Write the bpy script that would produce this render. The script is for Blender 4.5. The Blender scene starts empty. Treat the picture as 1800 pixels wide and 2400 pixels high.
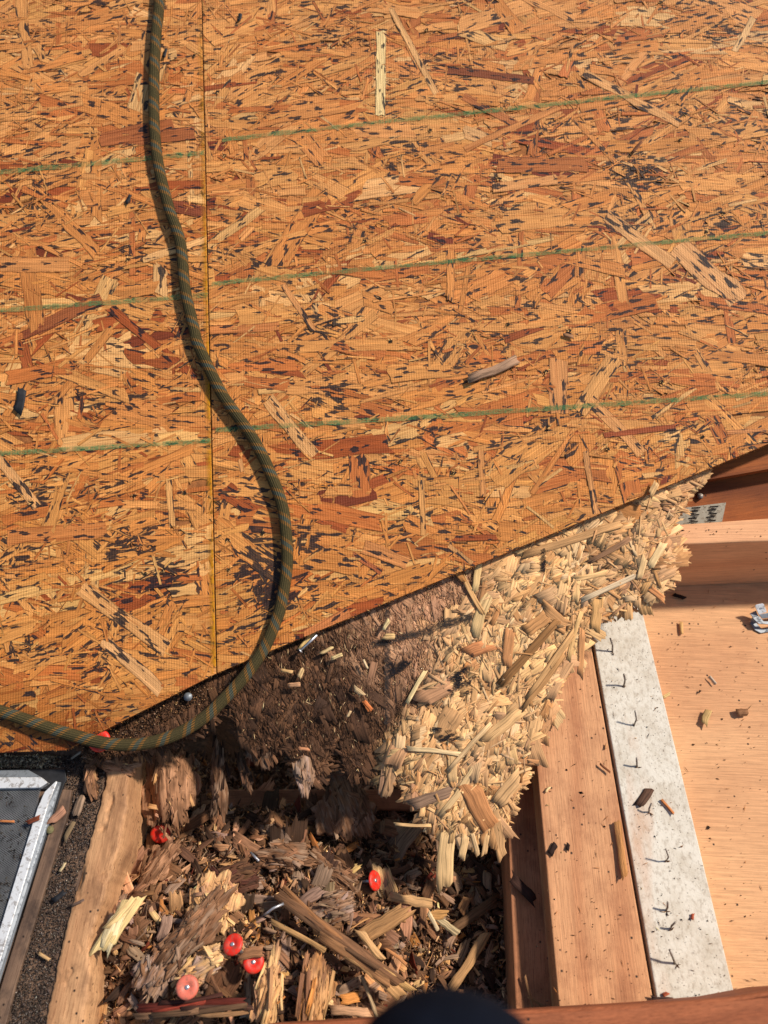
import bpy, math, random, colorsys
import numpy as np
from mathutils import Vector, Matrix, noise as mn
from math import sin, cos, radians, pi, sqrt, atan2
R = random.Random(7)
SC = bpy.context.scene
COL = SC.collection

# ------------------------------------------------------------------ camera frame (pixels of the 1800 x 2400 photograph)
F = 1950.0
PITCH, TILT = radians(30), radians(20)
FWD = Vector((0, sin(PITCH), -cos(PITCH))); UP = Vector((0, cos(PITCH), sin(PITCH))); RT = Vector((1, 0, 0))
NS = Vector((0, -sin(TILT), cos(TILT))); EB = Vector((0, cos(TILT), sin(TILT)))
def ray(px, py): return (FWD*F + RT*(px-900) + UP*(1200-py)).normalized()
_p0 = FWD*0.85                                   # point of the sheathing plane in front of the camera
_r = ray(900, 2045); _q = _r*(_p0.dot(NS)/_r.dot(NS))
CAM = Vector((0, 0, -_q.z)); PL0 = CAM+_p0; ORG = CAM+_q
def PW(px, py, z):                               # point at height z
    r = ray(px, py); return CAM + r*((z-CAM.z)/r.z)
def PSW(px, py, h=0.0):                          # point h above the sheathing plane
    r = ray(px, py); return CAM + r*(((PL0-CAM).dot(NS)+h)/r.dot(NS))
def S2W(v): return ORG + RT*v[0] + EB*v[1] + NS*v[2]
def W2S(w): d = w-ORG; return Vector((d.x, d.dot(EB), d.dot(NS)))
def PS(px, py, h=0.0): return W2S(PSW(px, py, h))
def PX(w):                                       # world -> photograph pixel
    d = w-CAM; z = d.dot(FWD); return 900+F*d.x/z, 1200-F*d.dot(UP)/z
def SPX(a, b): return PX(S2W((a, b, 0)))

cam = bpy.data.cameras.new('camera'); co = bpy.data.objects.new('camera', cam); COL.objects.link(co)
co.location = CAM; co.rotation_euler = (PITCH, 0, 0)
cam.sensor_fit = 'HORIZONTAL'; cam.sensor_width = 24; cam.lens = 26
cam.clip_start = 0.01; cam.clip_end = 200
cam.dof.use_dof = True; cam.dof.focus_distance = 0.84; cam.dof.aperture_fstop = 3.6
SC.camera = co
SUN_EL, SUN_AZ = radians(50), atan2(0.36, 0.93)    # direction towards the sun in the ground plane: right and a little up the roof
sd = Vector((cos(SUN_EL)*cos(SUN_AZ), cos(SUN_EL)*sin(SUN_AZ), sin(SUN_EL)))
w = bpy.data.worlds.new('World'); SC.world = w; w.use_nodes = True
nt = w.node_tree; sky = nt.nodes.new('ShaderNodeTexSky'); sky.sky_type = 'NISHITA'; sky.sun_disc = False
sky.sun_elevation = SUN_EL; sky.sun_rotation = pi/2-SUN_AZ
nt.links.new(sky.outputs[0], nt.nodes['Background'].inputs[0]); nt.nodes['Background'].inputs[1].default_value = 0.115
sl = bpy.data.lights.new('sun', 'SUN'); so = bpy.data.objects.new('sun', sl); COL.objects.link(so)
sl.energy = 4.7; sl.angle = radians(3.6); sl.color = (1.0, 0.91, 0.80)
so.rotation_euler = sd.to_track_quat('Z', 'Y').to_euler(); so.location = sd*5
SC.view_settings.view_transform = 'Standard'; SC.view_settings.look = 'None'
SC.view_settings.exposure = 0.0; SC.view_settings.gamma = 1.0; SC.view_settings.use_curve_mapping = False

# ------------------------------------------------------------------ helpers
def lin(c): return tuple((x/255/12.92 if x/255 <= .04045 else ((x/255+.055)/1.055)**2.4) for x in c)
def jit(c, s=.1, h=.03):
    k = math.exp(R.gauss(0, s)); return (min(.95, c[0]*k*(1+R.gauss(0, h))), min(.95, c[1]*k), min(.95, c[2]*k*(1+R.gauss(0, 2*h))))
def mix(a, b, t): return tuple(x+(y-x)*t for x, y in zip(a, b))

class MB:
    def __init__(s): s.v = []; s.f = []; s.c = []; s.u = []; s.w = []
    def face(s, pts, col=(1, 1, 1, 0), uvs=None, wid=None):
        b = len(s.v); s.v.extend([tuple(p) for p in pts]); s.f.append(tuple(range(b, b+len(pts))))
        if len(col) == 4 and not isinstance(col[0], tuple): s.c.extend([col]*len(pts))
        elif isinstance(col[0], tuple): s.c.extend(col)
        else: s.c.extend([(*col, 0)]*len(pts))
        s.u.extend(uvs if uvs else [(0, 0)]*len(pts)); s.w.extend(wid if wid else [(0.0, 1.0)]*len(pts))
    def mesh(s, pts, faces, col, uvs, ):            # shared vertices
        b = len(s.v); s.v.extend([tuple(p) for p in pts])
        c4 = col if len(col) == 4 else (*col, 0)
        for f in faces:
            s.f.append(tuple(b+i for i in f)); s.c.extend([c4]*len(f)); s.u.extend([uvs[i] for i in f]); s.w.extend([(0.0, 1.0)]*len(f))
    def add(s, o):
        b = len(s.v); s.v.extend(o.v); s.f.extend([tuple(i+b for i in f) for f in o.f]); s.c.extend(o.c); s.u.extend(o.u); s.w.extend(o.w)
    def build(s, name, mat, parent=None, org=(0, 0, 0), smooth=False):
        me = bpy.data.meshes.new(name); o = Vector(org)
        V = np.array(s.v, dtype=np.float32) - np.array(o, dtype=np.float32)
        n = np.array([len(f) for f in s.f], dtype=np.int32); st = np.concatenate(([0], np.cumsum(n)[:-1])).astype(np.int32)
        me.vertices.add(len(V)); me.vertices.foreach_set('co', V.ravel())
        L = np.concatenate([np.array(f, dtype=np.int32) for f in s.f]); me.loops.add(len(L)); me.loops.foreach_set('vertex_index', L)
        me.polygons.add(len(n)); me.polygons.foreach_set('loop_start', st); me.polygons.foreach_set('loop_total', n)
        me.update(calc_edges=True)
        a = me.color_attributes.new('col', 'FLOAT_COLOR', 'CORNER'); a.data.foreach_set('color', np.array(s.c, dtype=np.float32).ravel())
        u = me.uv_layers.new(name='uv'); u.data.foreach_set('uv', np.array(s.u, dtype=np.float32).ravel())
        u = me.uv_layers.new(name='wid'); u.data.foreach_set('uv', np.array(s.w, dtype=np.float32).ravel())
        if smooth: me.polygons.foreach_set('use_smooth', np.ones(len(n), dtype=bool))
        me.materials.append(mat); ob = bpy.data.objects.new(name, me); COL.objects.link(ob)
        if parent: ob.parent = parent
        else: ob.location = o
        return ob
def tag(o, label=None, cat=None, group=None, kind=None):
    if label: o['label'] = label
    if cat: o['category'] = cat
    if group: o['group'] = group
    if kind: o['kind'] = kind
    return o
def empty(name, loc, rot=(0, 0, 0)):
    o = bpy.data.objects.new(name, None); COL.objects.link(o); o.location = loc; o.rotation_euler = rot; o.empty_display_size = .02; return o
def slope_root(name, s):                            # an Empty lying in the sheathing plane; children use slope coordinates minus s
    return empty(name, S2W(s), (TILT, 0, 0))
def mesh_obj(name, V, Fc, mat, parent=None, smooth=False, loc=(0, 0, 0)):
    me = bpy.data.meshes.new(name); me.from_pydata([tuple(v) for v in V], [], Fc); me.update()
    if smooth: me.polygons.foreach_set('use_smooth', [True]*len(me.polygons))
    me.materials.append(mat); o = bpy.data.objects.new(name, me); COL.objects.link(o); o.location = loc
    if parent: o.parent = parent
    return o

# ------------------------------------------------------------------ materials
class NT:
    def __init__(s, name, rough=.8, spec=.25):
        s.m = bpy.data.materials.new(name); s.m.use_nodes = True; s.t = s.m.node_tree
        s.b = s.t.nodes['Principled BSDF']; s.b.inputs['Roughness'].default_value = rough; s.b.inputs['Specular IOR Level'].default_value = spec
    def n(s, ty, **k):
        o = s.t.nodes.new('ShaderNode'+ty)
        for a, b in k.items(): setattr(o, a, b)
        return o
    def l(s, a, b): s.t.links.new(a, b)
    def _in(s, sock, v):
        if isinstance(v, bpy.types.NodeSocket): s.l(v, sock)
        elif v is not None: sock.default_value = v
    def math(s, op, a, b=None, c=None, clamp=False):
        o = s.n('Math', operation=op, use_clamp=clamp); s._in(o.inputs[0], a)
        if b is not None: s._in(o.inputs[1], b)
        if c is not None: s._in(o.inputs[2], c)
        return o.outputs[0]
    def rng(s, v, a, b, c=0., d=1.):
        o = s.n('MapRange'); s._in(o.inputs[0], v)
        for i, x in zip((1, 2, 3, 4), (a, b, c, d)): s._in(o.inputs[i], x)
        return o.outputs[0]
    def mix(s, fac, a, b, mode='MIX'):
        o = s.n('Mix', data_type='RGBA', blend_type=mode); s._in(o.inputs[0], fac)
        s._in(o.inputs[6], (*a, 1) if isinstance(a, tuple) and len(a) == 3 else a); s._in(o.inputs[7], (*b, 1) if isinstance(b, tuple) and len(b) == 3 else b)
        return o.outputs[2]
    def noise(s, vec, scale, detail=3, rough=.55, dist=0.):
        o = s.n('TexNoise'); s.l(vec, o.inputs['Vector']); s._in(o.inputs['Scale'], scale)
        o.inputs['Detail'].default_value = detail; o.inputs['Roughness'].default_value = rough; o.inputs['Distortion'].default_value = dist
        return o.outputs[0]
    def vscale(s, vec, sc, loc=(0, 0, 0), rot=(0, 0, 0)):
        o = s.n('Mapping'); s.l(vec, o.inputs[0]); o.inputs[3].default_value = sc; o.inputs[1].default_value = loc; o.inputs[2].default_value = rot; return o.outputs[0]
    def bump(s, h, dist, strength=1.0, prev=None):
        o = s.n('Bump'); s.l(h, o.inputs['Height']); o.inputs['Distance'].default_value = dist; o.inputs['Strength'].default_value = strength
        if prev: s.l(prev, o.inputs['Normal'])
        return o.outputs[0]
    def uv(s, name): return s.n('UVMap', uv_map=name).outputs[0]
    def obj(s): return s.n('TexCoord').outputs['Object']
    def val(s, f, lo, hi): return s.n('CombineColor')

def gray(t, v):
    o = t.n('CombineColor'); [t.l(v, o.inputs[i]) for i in range(3)]; return o.outputs[0]

def flake_mat(name, osb=False, gv=800., gu=30., depth=.0003, contrast=.42):
    t = NT(name, .82, .2)
    at = t.n('Attribute', attribute_name='col'); u = t.uv('uv')
    g = t.noise(t.vscale(u, (gu, gv, 1)), 1., 5, .68, .4)
    g2 = t.noise(t.vscale(u, (22, 150, 1)), 1., 2, .5)
    lnz = t.noise(t.vscale(u, (gu*.5, gv*1.35, 1), (7, 3, 0)), 1., 2, .5)
    k = t.math('MULTIPLY', t.rng(g, .28, .72, 1-contrast, 1+contrast*.62), t.rng(lnz, .56, .64, 1, .8 if osb else .55)); k2 = t.rng(g2, .3, .7, .84, 1.14)
    col = t.mix(1., at.outputs['Color'], gray(t, t.math('MULTIPLY', k, k2)), 'MULTIPLY')
    hgt = g
    if osb:
        ob = t.obj()
        # latewood streaks, reddish
        st = t.noise(t.vscale(u, (14, 420, 1), (3, 5, 0)), 1., 3, .6)
        col = t.mix(t.rng(st, .56, .66, 0, .6), col, t.mix(1., col, (.60, .40, .25), 'MULTIPLY'))
        # shadow of the tiny strand steps, painted as a dark line along the edges
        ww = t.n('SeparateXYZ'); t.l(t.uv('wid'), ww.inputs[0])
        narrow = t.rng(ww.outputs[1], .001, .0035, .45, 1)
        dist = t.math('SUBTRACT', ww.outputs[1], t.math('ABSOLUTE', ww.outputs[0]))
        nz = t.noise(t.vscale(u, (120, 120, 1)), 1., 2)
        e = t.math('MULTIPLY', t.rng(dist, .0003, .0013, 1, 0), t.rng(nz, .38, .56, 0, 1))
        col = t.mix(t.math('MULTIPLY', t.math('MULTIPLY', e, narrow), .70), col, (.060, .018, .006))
        # caul-screen print of the press: fine woven grid
        sx = t.n('SeparateXYZ'); t.l(ob, sx.inputs[0])
        a = t.math('SINE', t.math('MULTIPLY', t.math('ADD', sx.outputs[0], t.math('MULTIPLY', sx.outputs[1], .05)), 2*pi/.0026))
        b = t.math('SINE', t.math('MULTIPLY', sx.outputs[1], 2*pi/.0021))
        scr = t.math('MULTIPLY', t.math('ADD', a, t.math('MULTIPLY', b, .35)), .62)
        pat = t.rng(t.noise(ob, 14., 2), .38, .6, .25, 1)
        scr = t.math('MULTIPLY', scr, pat)
        col = t.mix(1., col, gray(t, t.math('ADD', 1., t.math('MULTIPLY', scr, .10))), 'MULTIPLY')
        # staining
        dirt = t.noise(ob, 9., 4, .65)
        col = t.mix(t.rng(dirt, .54, .72, 0, .35), col, t.mix(1., col, (.62, .50, .42), 'MULTIPLY'))
        # black mould strokes running with the grain
        ik = t.noise(t.vscale(u, (52, 180, 1), (1.7, 9.1, 0)), 1., 2.4, .55)
        thr = t.math('SUBTRACT', .715, t.math('MULTIPLY', at.outputs['Alpha'], .335))
        m = t.rng(t.math('SUBTRACT', ik, thr), -.006, .02, 0, 1)
        fib = t.rng(t.noise(t.vscale(u, (90, 1500, 1)), 1., 2), .3, .5, .75, 1)
        col = t.mix(t.math('MULTIPLY', t.math('MULTIPLY', m, fib), .96), col, (.012, .011, .014))
        hgt = t.math('ADD', g, t.math('MULTIPLY', scr, .25))
        t.b.inputs['Roughness'].default_value = .62
    t.l(col, t.b.inputs['Base Color'])
    t.l(t.bump(hgt, depth, 1.), t.b.inputs['Normal'])
    return t.m
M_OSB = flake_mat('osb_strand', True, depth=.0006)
M_FLK = flake_mat('torn_wood_fibre', False, 520., 46., .0008, .5)
M_SHT = flake_mat('matted_sheet_fibre', False, 620., 40., .00035, .40)
M_DUST = flake_mat('crumbled_wood', False, 300., 300., .001, .6)

def lumber_mat(name, c1, c2, band=18., gx=700., gy=14., spots=.05, stain=.35, staincol=(.10, .055, .03), knot=0., bandmix=.6, rough=.7):
    t = NT(name, rough, .25); ob = t.obj()
    warp = t.noise(t.vscale(ob, (5, 1.4, 5)), 1., 2)
    sx = t.n('SeparateXYZ'); t.l(ob, sx.inputs[0])
    ph = t.math('ADD', t.math('MULTIPLY', t.math('ADD', sx.outputs[0], t.math('MULTIPLY', sx.outputs[2], .7)), band*2*pi), t.math('MULTIPLY', warp, 16.))
    rings = t.math('POWER', t.rng(t.math('SINE', ph), -1, 1, 0, 1), 2.5)
    g = t.noise(t.vscale(ob, (gx, gy, gx)), 1., 4, .65)
    col = t.mix(t.math('MULTIPLY', rings, bandmix), c1, c2)
    col = t.mix(1., col, gray(t, t.rng(g, .3, .7, .72, 1.16)), 'MULTIPLY')
    pores = t.noise(t.vscale(ob, (1100, 60, 1100)), 1., 2)
    col = t.mix(t.rng(pores, .56, .68, 0, min(.6, .12+stain)), col, t.mix(1., col, (.45, .35, .3), 'MULTIPLY'))
    d = t.noise(ob, 22., 5, .7)
    col = t.mix(t.rng(d, .46, .72, 0, stain*1.25), col, staincol)
    fine = t.noise(ob, 420., 3, .7)
    col = t.mix(t.rng(fine, .62, .72, 0, stain), col, staincol)
    if knot:
        v = t.n('TexVoronoi'); t.l(t.vscale(ob, (11, 6, 11)), v.inputs['Vector']); v.inputs['Scale'].default_value = 1.
        kk = t.rng(v.outputs['Distance'], .03, .14, 1, 0); col = t.mix(t.math('MULTIPLY', kk, knot), col, (.12, .045, .018))
    v = t.n('TexVoronoi'); t.l(t.noise(ob, 50., 1) and ob, v.inputs['Vector']); v.inputs['Scale'].default_value = 150.
    sepc = t.n('SeparateColor'); t.l(v.outputs['Color'], sepc.inputs[0])
    sp = t.math('MULTIPLY', t.math('LESS_THAN', sepc.outputs[0], spots), t.rng(v.outputs['Distance'], .10, .22, 1, 0))
    col = t.mix(sp, col, (.02, .012, .008))
    t.l(col, t.b.inputs['Base Color'])
    t.l(t.bump(g, .0004, .8), t.b.inputs['Normal'])
    return t.m
M_RAFT = lumber_mat('rafter_pine', lin((207, 151, 106)), lin((180, 118, 78)), 26, stain=.42, knot=.5, staincol=lin((120, 66, 42)), spots=.10)
M_OLD = lumber_mat('worn_pine', lin((198, 150, 106)), lin((158, 112, 76)), 22, gx=420., stain=.65, staincol=lin((104, 70, 48)), spots=.22)
M_PLY = lumber_mat('plywood_veneer', lin((218, 165, 117)), lin((188, 129, 88)), 4, gy=20, stain=.16, staincol=lin((150, 95, 62)), spots=.05, bandmix=.5)
M_BEAM = lumber_mat('fresh_spruce', lin((222, 164, 118)), lin((204, 142, 98)), 14, stain=.12, staincol=lin((150, 90, 60)), spots=.03, knot=.55)
M_AMBER = lumber_mat('amber_pine', lin((158, 86, 36)), lin((104, 50, 18)), 16, stain=.3, staincol=lin((86, 40, 16)), spots=.02, bandmix=.8)
M_RED = lumber_mat('red_brown_board', lin((168, 98, 62)), lin((138, 74, 44)), 30, stain=.3, staincol=lin((80, 38, 22)), spots=.02)
M_GREYW = lumber_mat('weathered_plank', lin((122, 96, 76)), lin((88, 68, 56)), 40, stain=.8, staincol=lin((46, 36, 32)), spots=.3)
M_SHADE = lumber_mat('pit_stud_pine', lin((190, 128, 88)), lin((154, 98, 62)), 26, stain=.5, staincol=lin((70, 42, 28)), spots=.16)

def white_mat():
    t = NT('primed_white_board', .6, .3); ob = t.obj()
    col = t.mix(t.rng(t.noise(ob, 26., 5, .72), .42, .68), lin((212, 204, 188)), lin((186, 174, 154)))
    col = t.mix(t.rng(t.noise(t.vscale(ob, (260, 150, 260)), 1., 3, .7), .50, .70, 0, .6), col, lin((140, 122, 102)))
    col = t.mix(t.rng(t.noise(t.vscale(ob, (20, 5, 20), (2, 0, 0)), 1., 4, .6), .57, .74, 0, .5), col, lin((190, 128, 78)))
    v = t.n('TexVoronoi'); t.l(ob, v.inputs['Vector']); v.inputs['Scale'].default_value = 420.
    s = t.n('SeparateColor'); t.l(v.outputs['Color'], s.inputs[0])
    col = t.mix(t.math('MULTIPLY', t.math('LESS_THAN', s.outputs[0], .18), t.rng(v.outputs['Distance'], .12, .28, .9, 0)), col, lin((70, 52, 40)))
    t.l(col, t.b.inputs['Base Color']); t.l(t.bump(t.noise(ob, 500., 3), .0004, .6), t.b.inputs['Normal'])
    return t.m
M_WHITE = white_mat()
def plain(name, c, rough=.6, metal=0., spec=.4, nscale=0, namt=.2, bump=0., coords='obj'):
    t = NT(name, rough, spec); t.b.inputs['Metallic'].default_value = metal
    if nscale:
        ob = t.obj(); n = t.noise(ob, nscale, 4, .65)
        t.l(t.mix(1., (*c, 1), gray(t, t.rng(n, .3, .7, 1-namt, 1+namt)), 'MULTIPLY'), t.b.inputs['Base Color'])
        if bump: t.l(t.bump(n, bump, 1.), t.b.inputs['Normal'])
    else: t.b.inputs['Base Color'].default_value = (*c, 1)
    return t.m
def oxid(name, c, dk, scale=160., rough=.42, metal=.85, lo=.5, hi=.62, amt=.8):
    t = NT(name, rough, .5); ob = t.obj(); t.b.inputs['Metallic'].default_value = metal
    m = t.rng(t.noise(ob, scale, 5, .7), lo, hi, 0, amt)
    t.l(t.mix(m, c, dk), t.b.inputs['Base Color']); t.l(t.rng(m, 0, 1, rough, .85), t.b.inputs['Roughness'])
    t.l(t.bump(t.noise(ob, 300., 3), .0002, .5), t.b.inputs['Normal']); return t.m
M_ALU = oxid('oxidised_aluminium', (.78, .78, .76), (.16, .13, .11), metal=.35)
M_GALV = oxid('galvanised_steel', (.24, .26, .28), (.12, .13, .14), 220., .5, .35)
M_PLATE = oxid('truss_plate_steel', (.24, .21, .16), (.16, .12, .08), 300., .5, .6)
M_NAIL = oxid('rusty_nail_steel', (.30, .26, .22), (.14, .07, .04), 500., .55, .6)
M_STEEL = oxid('bright_nail_steel', (.62, .62, .64), (.25, .22, .2), 400., .35, .85)
M_RUBBER = plain('black_gasket', (.014, .014, .016), .6, nscale=120, namt=.5)
M_CORE = plain('osb_edge', lin((96, 58, 32)), .9, nscale=240, namt=.5, bump=.001)
M_COREO = plain('osb_core', lin((150, 92, 46)), .9, nscale=140, namt=.4, bump=.001)
M_VOID = plain('void_dark', (.03, .02, .014), .95, nscale=40, namt=.5)
M_NAVY = plain('navy_cloth', (.005, .007, .013), .95, spec=.05, nscale=60, namt=.25)
M_BLACKBIT = plain('tar_paper_scrap', (.012, .012, .014), .7, nscale=200, namt=.4)
M_WIRE = plain('screen_wire', (.20, .20, .195), .5, .5, nscale=60, namt=.35)
M_HOLE = plain('nail_hole_dark', (.012, .007, .004), .95)
def cap_mat(name, c):
    t = NT(name, .5, .4); ob = t.obj()
    t.l(t.mix(t.rng(t.noise(ob, 300., 4, .7), .48, .66, 0, .6), c, lin((140, 100, 80))), t.b.inputs['Base Color']); return t.m
M_CAP = cap_mat('red_plastic', (.72, .022, .008)); M_CAPF = cap_mat('faded_red_plastic', (.70, .16, .10))
def chalk_mat(name, c, cover, amt=.62, lo=.35):
    t = NT(name, .9, .1); ob = t.obj(); t.b.inputs['Base Color'].default_value = (*c, 1)
    s = t.noise(t.vscale(ob, (300, 900, 300)), 1., 3, .7); s2 = t.noise(ob, 70., 2)
    t.l(t.math('MULTIPLY', t.rng(s, cover, cover+.18, 0, amt), t.rng(s2, .35, .55, lo, 1)), t.b.inputs['Alpha']); return t.m
M_CHALK = chalk_mat('green_chalk', lin((84, 132, 84)), .36); M_CHALKR = chalk_mat('red_chalk', lin((150, 42, 26)), .42)
def yel_mat():
    t = NT('yellow_edge_seal', .8, .2); ob = t.obj(); t.b.inputs['Base Color'].default_value = (*lin((214, 146, 20)), 1)
    s = t.noise(t.vscale(ob, (420, 160, 400)), 1., 4, .7); s2 = t.noise(t.vscale(ob, (1, 14, 1)), 1., 2); sp = t.n('SeparateXYZ'); t.l(t.uv('uv'), sp.inputs[0])
    t.l(t.math('MULTIPLY', t.math('MULTIPLY', t.rng(s, .34, .52, 0, 1), sp.outputs[0]), t.rng(s2, .34, .52, 0, 1)), t.b.inputs['Alpha']); return t.m
M_YEL = yel_mat()
def rope_mat():
    t = NT('braided_rope_sheath', .85, .15); u = t.uv('uv')
    s = t.n('SeparateXYZ'); t.l(u, s.inputs[0]); U, V = s.outputs[0], s.outputs[1]      # U metres along, V turns around
    p = t.math('FRACT', t.math('SUBTRACT', t.math('DIVIDE', U, .0262), V))
    d = t.math('ABSOLUTE', t.math('SUBTRACT', p, .5))
    h1 = t.math('SINE', t.math('ADD', t.math('MULTIPLY', U, 2*pi/.0021), t.math('MULTIPLY', V, 2*pi*9)))
    h2 = t.math('SINE', t.math('SUBTRACT', t.math('MULTIPLY', U, 2*pi/.0021), t.math('MULTIPLY', V, 2*pi*9)))
    wv = t.math('MULTIPLY', h1, h2)
    n = t.noise(t.vscale(u, (500, 40, 1)), 1., 3)
    base = t.mix(t.rng(n, .3, .7), lin((70, 62, 38)), lin((94, 82, 50)))
    base = t.mix(t.math('MULTIPLY', t.rng(wv, -.2, -.8, 0, 1), .55), base, (.018, .016, .006))
    org = t.math('MULTIPLY', t.rng(d, .23, .25, 1, 0), t.rng(wv, .0, .3, 0, 1))
    base = t.mix(t.math('MULTIPLY', org, .75), base, lin((176, 116, 52)))
    teal = t.math('MULTIPLY', t.rng(d, .085, .10, 1, 0), t.rng(wv, -.7, -.3, .25, 1))
    base = t.mix(t.math('MULTIPLY', teal, .62), base, lin((26, 84, 86)))
    t.l(base, t.b.inputs['Base Color']); t.l(t.bump(wv, .0006, .9), t.b.inputs['Normal']); return t.m
M_ROPE = rope_mat()

# ------------------------------------------------------------------ generic geometry
def clip(poly, planes):                            # poly: list of (x, y, *data); planes (nx, ny, c): keep nx*x+ny*y <= c
    for nx, ny, c in planes:
        out = []; n = len(poly)
        if n < 3: return []
        for i in range(n):
            p, q = poly[i], poly[(i+1) % n]; dp = nx*p[0]+ny*p[1]-c; dq = nx*q[0]+ny*q[1]-c
            if dp <= 0: out.append(p)
            if (dp < 0 < dq) or (dq < 0 < dp):
                k = dp/(dp-dq); out.append(tuple(a+(b-a)*k for a, b in zip(p, q)))
        poly = out
    return poly if len(poly) >= 3 else []

def flake(mb, c, d, n, L, W, col, curl=0., twist=0., th=.0007, nseg=3, jag=.25, taper=0., m=None, jend=(1, 1)):
    c = Vector(c); d = Vector(d).normalized(); n = Vector(n); n = (n-d*n.dot(d))
    n = n.normalized() if n.length > 1e-6 else d.orthogonal().normalized(); s = n.cross(d)
    m = m or max(2, min(6, int(W/.003)+1)); uo, vo = R.uniform(0, 40), R.uniform(0, 40)
    top, bot, uvs = [], [], []; bend = R.gauss(0, .03); sk0, sk1 = R.gauss(0, .5), R.gauss(0, .5)
    for i in range(nseg+1):
        t = i/nseg-.5; tw = twist*t; ss = s*cos(tw)+n*sin(tw); nn = n*cos(tw)-s*sin(tw)
        wl = W*(1+R.gauss(0, .05))*(1-taper*abs(t)*1.6); sh = R.gauss(0, .03)*W
        for j in range(m+1):
            q = j/m-.5; dj = 0.
            if i == 0: dj = (-abs(R.gauss(0, jag))*.6+sk0*q)*W*jend[0]
            if i == nseg: dj = (abs(R.gauss(0, jag))*.6+sk1*q)*W*jend[1]
            cz = curl*L*(t*t*2) + R.gauss(0, th*.14)
            if i in (0, nseg): dj = max(-.35*L, min(.35*L, dj))
            p = c + d*(L*t+dj) + ss*(q*wl+sh+bend*L*t*t*2) + n*cz
            hh = th*(.35 if (i in (0, nseg) or j in (0, m)) else 1.)
            top.append(p+nn*hh*.5); bot.append(p-nn*hh*.5); uvs.append((uo+L*t+dj, vo+q*W))
    P = top+bot; k = m+1; nt_ = len(top); fc = []
    for i in range(nseg):
        for j in range(m):
            a = i*k+j; fc.append((a, a+k, a+k+1, a+1)); fc.append((nt_+a, nt_+a+1, nt_+a+k+1, nt_+a+k))
    for j in range(m): a = j; fc.append((a, a+1, nt_+a+1, nt_+a)); a = nseg*k+j; fc.append((a+1, a, nt_+a, nt_+a+1))
    for i in range(nseg): a = i*k; fc.append((a+k, a, nt_+a, nt_+a+k)); a = i*k+m; fc.append((a, a+k, nt_+a+k, nt_+a))
    mb.mesh(P, fc, col, uvs+uvs)
def sliver(mb, c, d, L, W, col, n=(0, 0, 1)):
    c = Vector(c); d = Vector(d).normalized(); n = Vector(n); s = d.cross(n)
    if s.length < 1e-6: s = d.orthogonal()
    s = s.normalized()*W*.5; u = s.cross(d).normalized()*W*.45; b = u*R.gauss(0, .8)
    P = [c-d*L*.5-b, c+s-b*.2, c-s+b, c+u+b, c+d*L*.5-b*R.random()]
    uv = [(R.uniform(0, 9), R.uniform(0, 9))]; o = uv[0]; uvs = [(o[0]-L/2, o[1]), (o[0], o[1]+W/2), (o[0], o[1]-W/2), o, (o[0]+L/2, o[1])]
    mb.mesh(P, [(0, 3, 1), (0, 2, 3), (4, 1, 3), (4, 3, 2), (0, 1, 2), (4, 2, 1)], col, uvs)
def rnd_dir(n, a0, spread):                        # direction in the plane of normal n, angle a0 from +x
    n = Vector(n).normalized(); x = (Vector((1, 0, 0))-n*n.x).normalized(); y = n.cross(x); a = a0+R.gauss(0, spread); return x*cos(a)+y*sin(a)
def tilt_n(n, s): return (Vector(n)+Vector((R.gauss(0, s), R.gauss(0, s), R.gauss(0, s)))).normalized()

def tube(mb, pts, rad, seg=10, uvr=False, col=(1, 1, 1, 0), up=(0, 0, 1), flat=1.):
    P = []; uv = []; Ln = 0; n = len(pts); pts = [Vector(p) for p in pts]
    for i, p in enumerate(pts):
        d = (pts[min(i+1, n-1)]-pts[max(i-1, 0)]).normalized(); s = d.cross(Vector(up)); s = s.normalized() if s.length > 1e-5 else d.orthogonal().normalized(); u = s.cross(d)
        if i: Ln += (p-pts[i-1]).length
        r = rad[i] if isinstance(rad, (list, tuple)) else rad
        for j in range(seg+1):
            a = 2*pi*j/seg; P.append(p+s*cos(a)*r+u*sin(a)*r*flat); uv.append((Ln, j/seg))
    k = seg+1; fc = [(i*k+j, i*k+j+1, (i+1)*k+j+1, (i+1)*k+j) for i in range(n-1) for j in range(seg)]
    fc.append(tuple(range(seg))[::-1]); fc.append(tuple((n-1)*k+j for j in range(seg)))
    mb.mesh(P, fc, col, uv)
def spline(pts, per=8):
    out = []; n = len(pts); g = lambda i: Vector(pts[max(0, min(n-1, i))])
    for i in range(n-1):
        a, b, c, d = g(i-1), g(i), g(i+1), g(i+2)
        for k in range(per):
            t = k/per; out.append(.5*((2*b)+(c-a)*t+(2*a-5*b+4*c-d)*t*t+(3*b-a-3*c+d)*t**3))
    out.append(g(n-1)); return out
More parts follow.
